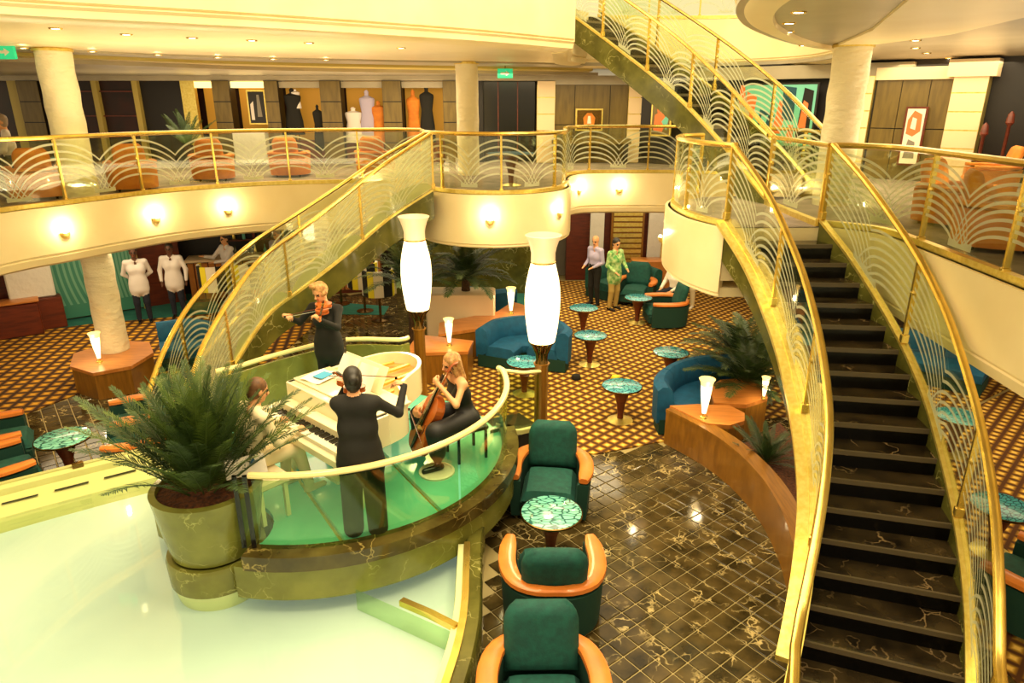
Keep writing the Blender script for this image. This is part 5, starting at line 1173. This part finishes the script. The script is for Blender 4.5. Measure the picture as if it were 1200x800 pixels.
t = thing('display_counter', 'pale patterned display counter below the dark picture in the shop window', 'counter', onl(WA, WB, 294)+V(0, -.2, 3.2)); mb = MB(); mb.box(-.42, .42, -.15, .15, 0, .8, bev=.02); mb.build('body', 'white', t); mb = MB(); mb.box(-.45, .45, -.18, .18, .8, .84); mb.build('top', 'pillar', t)
# potted plant dark by the lit frame
palm('dark potted plant in front of the lit gold shop frame on the middle deck', (onl(WA, WB, 236).x, 17.6, 3.2), 18, [fm[1], fm[2]], (.1, .5), (.1, .9), scl=(.7, 1.0))
# right of the doorway
pillar(WA, (3.6, WY), 629, 650, 'pillar', 5, 'trim_50', 5.22); 
CA, CB = (1.2, 18.3), (3.4, 18.3)
o, a, b = slab_on(WA, (3.6, WY), 650, 735, 3.2, 5.25, 'dark', 'wall_panelled_centre', .2, 0)
for i, (p0, p1) in enumerate(((650, 673), (673, 714), (714, 735))):
    for z0, z1 in ((3.2, 4.15), (4.15, 5.12)): slab_on(WA, (3.6, WY), p0+.4, p1-.4, z0+.01, z1-.01, 'panel', 'panel', .03, .03, parent=o)
slab_on(WA, (3.6, WY), 629, 760, 5.12, 5.34, 'soffit', 'trim_51', .3, .08)
picture(WA, (3.6, WY), 674, 706, 4.0, 4.55, 'small gold framed picture with pale orange centre on the olive panels', draw=((((.3, .15), (.7, .15), (.75, .6), (.6, .85), (.4, .85), (.25, .6)), 'orangef'), (((.42, .3), (.58, .3), (.55, .7), (.45, .7)), 'paper')), base='brassd')
t = thing('console_table', 'dark console with small pale lamps below the gold framed picture', 'table', onl(WA, (3.6, WY), 692)+V(0, -.35, 3.2)); mb = MB(); mb.box(-1.0, 1.0, -.2, .2, .5, .62); mb.build('top', 'panel', t); mb = MB()
for x in (-.9, .9): mb.box(x-.04, x+.04, -.15, .15, 0, .5)
mb.build('support', 'dark', t)
pillar(WA, (3.6, WY), 735, 757, 'pillar', 5, 'trim_52', 5.22)
RA, RB = (3.3, 18.3), (9.8, 12.7)
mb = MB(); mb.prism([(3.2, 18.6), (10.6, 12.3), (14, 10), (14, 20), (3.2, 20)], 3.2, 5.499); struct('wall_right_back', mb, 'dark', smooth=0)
slab_on(RA, RB, 757, 1060, 5.18, 5.45, 'soffit', 'trim_53', .3, .05)
# wall art : abstract cut paper shapes
picture(RA, RB, 766, 790, 3.9, 5.0, 'wall painting with orange bowl and aqua leaves left of the stair underside', base='panel', draw=((((.1, .1), (.6, .05), (.85, .35), (.5, .55), (.15, .45)), 'terra'), (((.55, .3), (1, .55), (.85, .1)), 'aqua'), (((.3, .5), (.6, .6), (.5, .95), (.2, .8)), 'terra'), (((.5, .5), (.9, .6), (.75, .85)), 'aqua')), dep=.1)
picture(RA, RB, 866, 958, 3.75, 5.1, 'large abstract mural of aqua, teal and terracotta shapes behind the upper stairs', base='aqua', dep=.12, fm='dark', draw=((((.08, .3), (.2, .25), (.24, .8), (.1, .9)), 'terra'), (((.26, .0), (.42, .0), (.5, .5), (.3, .6)), 'deepteal'), (((.3, .15), (.36, .15), (.42, .5), (.33, .5)), 'aqua'), (((.48, .2), (.6, .2), (.66, .7), (.55, .75)), 'terra'), (((.6, .45), (.75, .4), (.75, .95), (.58, .98)), 'deepteal'), (((.8, .1), (.97, .05), (.97, .9), (.85, .95)), 'black'), (((.82, .3), (.92, .3), (.92, .7), (.86, .75)), 'terra'), (((.68, .05), (.78, .05), (.76, .35), (.7, .35)), 'terra'), (((.0, .6), (.1, .65), (.06, 1), (.0, 1)), 'terra')))
pillar(RA, RB, 1000, 1020, 'pillar', 6, 'trim_54', 5.2, .15)
o, a, b = slab_on(RA, RB, 1020, 1112, 3.2, 5.2, 'dark', 'wall_panelled_right', .2, .0)
for p0, p1 in ((1022, 1051), (1051, 1084), (1084, 1112)):
    for z0, z1 in ((3.2, 4.2), (4.2, 5.18)): slab_on(RA, RB, p0+.5, p1-.5, z0+.01, z1-.01, 'panel', 'panel', .03, .03, parent=o)
picture(RA, RB, 1062, 1088, 3.5, 4.62, 'tall bright poster with red orange swirl and white shape between the stone pillars', base='paper', dep=.12, fm='woodred', draw=((((.1, .55), (.5, .5), (.9, .6), (.85, .9), (.4, .97), (.1, .8)), 'terra'), (((.3, .65), (.6, .62), (.6, .82), (.35, .85)), 'paper'), (((.15, .1), (.8, .1), (.7, .4), (.3, .45)), 'greywall')))
pillar(RA, RB, 1112, 1152, 'pillar', 6, 'trim_55', 5.2, .3)
slab_on(RA, RB, 1104, 1160, 5.15, 5.45, 'pillar', 'trim_56', .5, .36)
slab_on(RA, RB, 1020, 1112, 5.12, 5.35, 'pillar', 'trim_57', .2, .10)
for px, z in ((1190, 4.3), (1163, 4.1)): 
    c = onl(RA, RB, px)
    t = thing('bar_bottle_display', 'dim red lit niche ornament in the dark bar at right edge' if px == 1190 else 'dim small ornament near the right stone pillar in the dark bar', 'ornament', (c.x-.3, c.y-.3, 3.2)); mb = MB(); mb.lathe([(.12, 0), (.1, .02), (.03, .05), (.03, z-3.2), (.07, z-3.15), (.05, z-3.0), (.01, z-2.95)], 12); mb.build('body', 'woodred', t)
def exit_sign(px, py, Y, label):
    u = (px-600)/FP; v = (400-py)/FP; tt_ = Y/(cT+v*sT); z = HC+(-sT+v*cT)*tt_
    t = thing('exit_sign', label, 'sign', (u*tt_, Y, z)); mb = MB(); mb.box(-.17, .17, -.03, .03, -.10, .10, bev=.01); mb.build('case', 'screen', t)
    mb = MB(); mb.prism([(-.10, -.02), (.02, -.02), (.02, -.055), (.10, 0), (.02, .055), (.02, .02), (-.10, .02)], .031, .034, TR(0, 0, 0, 0, PI/2)); mb.build('arrow', 'paper', t)
    mb = MB(); mb.tube([(0, 0, .10), (0, 0, .2), (0, 0, UZ-z-.04)], .01, 6); mb.build('hanger', 'brassd', t)
exit_sign(592, 86, 16.3, 'small green lit exit sign over the dark doorway')
exit_sign(5, 61, 11.2, 'small green lit exit sign at the upper left edge')
# middle deck furniture
oc = make_armchair('orange tub chair behind the left balcony railing, nearest the left edge', at(28, 236, MZ)+V(0, .4, 0), .6, 'orangef', 'orangef', 'orangef', 'orange tub chairs on the middle deck'); oc.scale = (.85,)*3
for (px, py, rz, lb) in ((146, 225, .5, 'orange tub chair just right of the left column behind the railing'), (243, 213, .3, 'orange tub chair behind the railing, third from the left'), (335, 208, .1, 'orange tub chair behind the railing, fourth from the left'), (437, 206, 0, 'orange tub chair behind the railing nearest the left staircase'), (1130, 268, -2.6, 'orange tub chair behind the right railing, left of two'), (1190, 298, -2.0, 'orange tub chair behind the right railing at the frame edge'), (905+265, 232, 1.2, 'orange tub chair farther back in the right middle lounge')):
    p = at(px, py, MZ)+V(0, .35, 0); dup(oc, p, rz, lb)
tb3 = make_table('large low blue round table on the rounded balcony', (-.02, 13.3, MZ), 'blue', .46)
dup(tb2, at(62, 226, MZ), 0, 'round blue mosaic table between orange chairs on the left middle deck')
sitC = dict(sit)
person('guest in pale blue shirt seated behind the railing at the left edge', at(4, 228, MZ)+V(-.05, .5, 0), 2.2, sitC, dict(skin='skin', top='shirt', bottom='navy', shoe='blackm', hair='hairg'), h=.018, **st)
for (px, py, rz, lb) in ((4, 231, 2.2, 'teal stool under the seated guest at the left edge of the middle deck'),):
    t = thing('stool', lb, 'stool', at(4, 228, MZ)+V(-.05, .5, 0), rz); mb = MB(); mb.lathe([(.2, .34), (.22, .36), (.21, .42)], 20); mb.build('seat', 'teal', t); mb = MB(); mb.lathe([(.16, 0), (.15, .34)], 16); mb.build('base', 'blackm', t)
# ================================================================ LOWER DECK WALLS AND BAR
def wallseg(name, A, B, m_, z0=0, z1=2.5, th=.2):
    a, b = V(*A, 0), V(*B, 0); d = (b-a).normalized(); nl = Vector((-d.y, d.x, 0))
    mb = MB(); mb.prism([(a.x, a.y), (b.x, b.y), (b.x+nl.x*th, b.y+nl.y*th), (a.x+nl.x*th, a.y+nl.y*th)], z0, z1); return struct(name, mb, m_, smooth=0)
LA_, LB_ = (-15.5, 10.9), (-8.15, 16.48)
wl = wallseg('wall_lower_left', LA_, LB_, 'woodred')
def lw(px0, px1, z0, z1, m_, name, thick, dep, parent=None): return slab_on(LA_, LB_, px0, px1, z0, z1, m_, name, thick, dep, parent)
# teal etched panels with pale arcs
for i, (p0, p1) in enumerate(((56, 104), (128, 158))):
    a, b = onl(LA_, LB_, p0, 1.2), onl(LA_, LB_, p1, 1.2); d = (b-a); L = d.length; d.normalize(); nl = Vector((d.y, -d.x, 0)); a = a+nl*.08
    t = thing('wall_panel', ('teal wall panel with pale curved stripes left of the left column', 'teal wall panel with pale curved stripes behind the first waiter')[i], 'panel', a, math.atan2(d.y, d.x)); mb = MB(); mb.box(0, L, -.03, .03, .05, 2.35); mb.build('board', 'tealwall', t, smooth=0)
    mb = MB()
    for k in range(6):
        A_ = []; B_ = []
        for j in range(15):
            u = j/14; z = .35+1.95*u; x = L*(.02+.14*k)+.5*L*(u-.5)**2*(1+.25*k)+.02
            x = min(max(x, .02), L-.06); A_.append(V(x, -.033, z)); B_.append(V(x+.05, -.033, z))
        mb.strip(A_, B_)
    mb.build('curved_stripes', 'tealstripe', t, smooth=0)
    for x in (-.04, L+.0): mb = MB(); mb.box(x, x+.04, -.05, .02, 0, 2.4); mb.build('edge_strip', 'woodred' if x < 0 else 'gold', t, smooth=0)
t = thing('relief_panel', 'white carved relief panel on red wooden base at far left', 'panel', onl(LA_, LB_, 32, 1.2)+V(.25, -.35, 0), math.atan2(6, 7.9)); mb = MB(); mb.box(-.42, .42, -.1, .1, .7, 2.35, bev=.03); mb.build('relief', 'white', t); mb = MB(); mb.box(-.5, .5, -.2, .2, 0, .7, bev=.02); mb.build('base', 'woodred', t)
t = thing('cabinet', 'red brown wooden cabinet with rounded top at the left edge', 'cabinet', onl(LA_, LB_, 2, 1.0)+V(.35, -.55, 0), .6); mb = MB(); mb.box(-.6, .6, -.25, .25, 0, .72, bev=.03); mb.build('body', 'woodred', t); mb = MB(); mb.box(-.62, .62, -.27, .27, .722, .76, bev=.01); mb.build('top', 'wood', t)
# bar
BA, BB = V(-7.9, 16.3, 0), V(-3.4, 17.5, 0); d = (BB-BA); L = d.length; d.normalize(); rz = math.atan2(d.y, d.x)
t = thing('bar_counter', 'long bar counter with white top and honey slatted front behind the waiters', 'bar', BA, rz)
mb = MB(); mb.box(0, L, 0, .5, 0, 1.02); mb.build('body', 'woodred', t, smooth=0); mb = MB(); mb.box(-.05, L+.05, -.15, .55, 1.03, 1.09, bev=.01); mb.build('top', 'pillar', t)
k = 0; s0 = None
while k*.16 < L-.1:
    if s0 is None: mb = MB(); mb.box(0, .13, -.04, 0, .1, 1.0); s0 = mb.build('front_slat', 'wood', t, smooth=0)
    else: o = s0.copy(); COL.objects.link(o); o.parent = t; o.location = (.16*k, 0, 0)
    k += 1
wallseg('wall_bar_back', (-10.5, 16.6), (-3.0, 18.6), 'dark')
t = thing('back_bar_shelf', 'dark shelf unit behind the bar counter', 'shelf', V(-7.3, 17.45, 0), rz)
for z in (.9, 1.35, 1.8): mb = MB(); mb.box(0, 4.0, -.2, -.02, z, z+.03); mb.build('shelf', 'woodred', t, smooth=0)
bt = None; cols = ['green', 'brass', 'woodred', 'chrome', 'aqua']
labs = {}
for r_, z in enumerate((.93, 1.38)):
    for k in range(16):
        c_ = cols[(k*3+r_) % 5]
        key = c_; nm = {'green': 'dark green', 'brass': 'golden', 'woodred': 'brown', 'chrome': 'silvery clear', 'aqua': 'pale aqua'}[c_]
        lb = '%s bottle on the %s shelf behind the bar' % (nm, ('lower', 'middle')[r_])
        loc = Vector((-7.3, 17.45, 0))+Matrix.Rotation(rz, 3, 'Z') @ V(.15+k*.24, -.11, z)
        if key not in labs:
            mb = MB(); mb.lathe([(.035, 0), (.038, .02), (.038, .17), (.014, .22), (.013, .29), (.016, .30)], 10); o = mb.build('bottle', c_); labs[key] = o
        else: o = labs[key].copy(); COL.objects.link(o)
        o.location = loc; tag(o, '%s bottle on the %s shelf behind the bar, %s from the left' % (nm, ('lower', 'middle')[r_], ('first second third fourth fifth sixth seventh eighth ninth tenth eleventh twelfth thirteenth fourteenth fifteenth sixteenth'.split())[k]), 'bottle', 'bottles behind the bar')
# zebra bar chairs
def zebra_chair(label, loc, rz):
    t = thing('bar_chair', label, 'chair', loc, rz, 'bar chairs with striped curved backs')
    Q = cr([(-.31, .24, 0), (-.34, 0, 0), (-.25, -.26, 0), (0, -.34, 0), (.25, -.26, 0), (.34, 0, 0), (.31, .24, 0)], .06)
    n = len(Q); k = 9
    for j in range(k):
        a, b = int(j*(n-1)/k), int((j+1)*(n-1)/k); mb = MB(); mb.sweep(Q[a:b+1], [(-.025, .62), (.025, .62), (.03, 1.2), (-.03, 1.2)]); mb.build('back_stripe', ('zy', 'paper', 'black')[j % 3], t)
    mb = MB(); mb.lathe([(.22, .68), (.25, .70), (.25, .76), (.2, .79)], 20); mb.build('seat', 'paper', t)
    mb = MB(); mb.lathe([(.2, 0), (.2, .02), (.03, .05), (.03, .68)], 16); mb.build('pedestal', 'brassd', t); return t
zc = zebra_chair('bar chair with yellow white and black striped back, first from the left at the bar', (-6.85, 15.35, 0), .3)
for (x, y), lb in zip(((-6.2, 15.6), (-5.55, 15.8), (-4.9, 16.0), (-4.2, 16.2), (-3.5, 15.6), (-3.0, 14.9)), ('second', 'third', 'fourth', 'fifth', 'sixth', 'last')): dup(zc, (x, y, 0), .3, 'bar chair with yellow white and black striped back, %s from the left at the bar' % lb if lb != 'last' else 'striped bar chair seen beneath the left staircase above the farther tall lamp')
# alcove, centre back
wallseg('wall_alcove', (-3.0, 17.2), (.9, 17.2), 'green'); wallseg('wall_walkway', (.9, 19.2), (1.9, 19.2), 'greywall')
wallseg('wall_walkway_side', (.9, 17.2), (.9, 19.2), 'greywall')
FA, FB = (1.5, 18.6), (4.9, 18.6)
wallseg('wall_lower_back', (1.5, 18.65), (9.0, 18.65), 'woodred')
def fw(p0, p1, z0, z1, m_, nm, th, dep, par=None): return slab_on(FA, FB, p0, p1, z0, z1, m_, nm, th, dep, par)
def fslab(label, name, cat, p0, p1, z0, z1, m_, dep=.1):
    a, b = onl(FA, FB, p0, .8), onl(FA, FB, p1, .8); t = thing(name, label, cat, (a.x, a.y-dep, 0)); mb = MB(); mb.box(0, b.x-a.x, -.04, .04, z0, z1, bev=.005); mb.build('board', m_, t); return t, b.x-a.x
fslab('white illuminated wall panel left of the gold slatted door', 'wall_panel', 'panel', 690, 706, 0.05, 2.4, 'white')
t, L_ = fslab('gold slatted door behind the man in the green shirt', 'slatted_door', 'door', 714, 752, 0.02, 2.4, 'woodd')
for k in range(16):
    mb = MB(); mb.box(.06, L_-.06, -.075, -.045, .08+k*.145, .185+k*.145, bev=.006); mb.build('slat', 'gold', t)
t, L_ = fslab('white wall panel with gold figure motif right of the slatted door', 'wall_panel', 'panel', 757, 800, 0.35, 2.4, 'white')
mb = MB(); n0 = mb.add([V(L_*x, -.046, .4+1.9*y) for x, y in ((.35, .05), (.5, .1), (.48, .4), (.62, .6), (.5, .95), (.38, .8), (.44, .55), (.36, .35))]); mb.q([n0+i for i in range(8)]); mb.build('gold_motif', 'gold', t, smooth=0)
mb = MB(); mb.box(3.2, 4.9, 17.7, 18.2, 0, .75, bev=.02); tag(mb.build('low_partition', 'wood'), 'low honey wood partition behind the far green armchairs', 'partition')
wallseg('wall_lower_right', (6.0, 13.6), (10.5, 10.6), 'darkred'); wallseg('wall_lower_right_side', (6.0, 18.6), (6.0, 13.6), 'dark')
dup(D.objects['armchair'], (3.05, 16.3, 0), 2.8, 'teal armchair beside the man in the green shirt, by the pale round table')
dup(D.objects['armchair'], (3.4, 14.6, 0), 1.6, 'teal armchair right of the pale round table near the landing')
for (x, y, c_, lb) in ((1.15, 11.35, 'black', 'small dark handbag on the carpet right of the blue curved sofa'), (1.85, 11.3, 'zy', 'small yellow green scrap on the gold carpet')):
    mb = MB(); mb.lathe([(.08, 0), (.09, .03), (.07, .08), (.03, .1)], 10); o = mb.build('handbag' if c_ == 'black' else 'scarf', c_); o.location = (x, y, .012); tag(o, lb, 'bag' if c_ == 'black' else 'scarf')
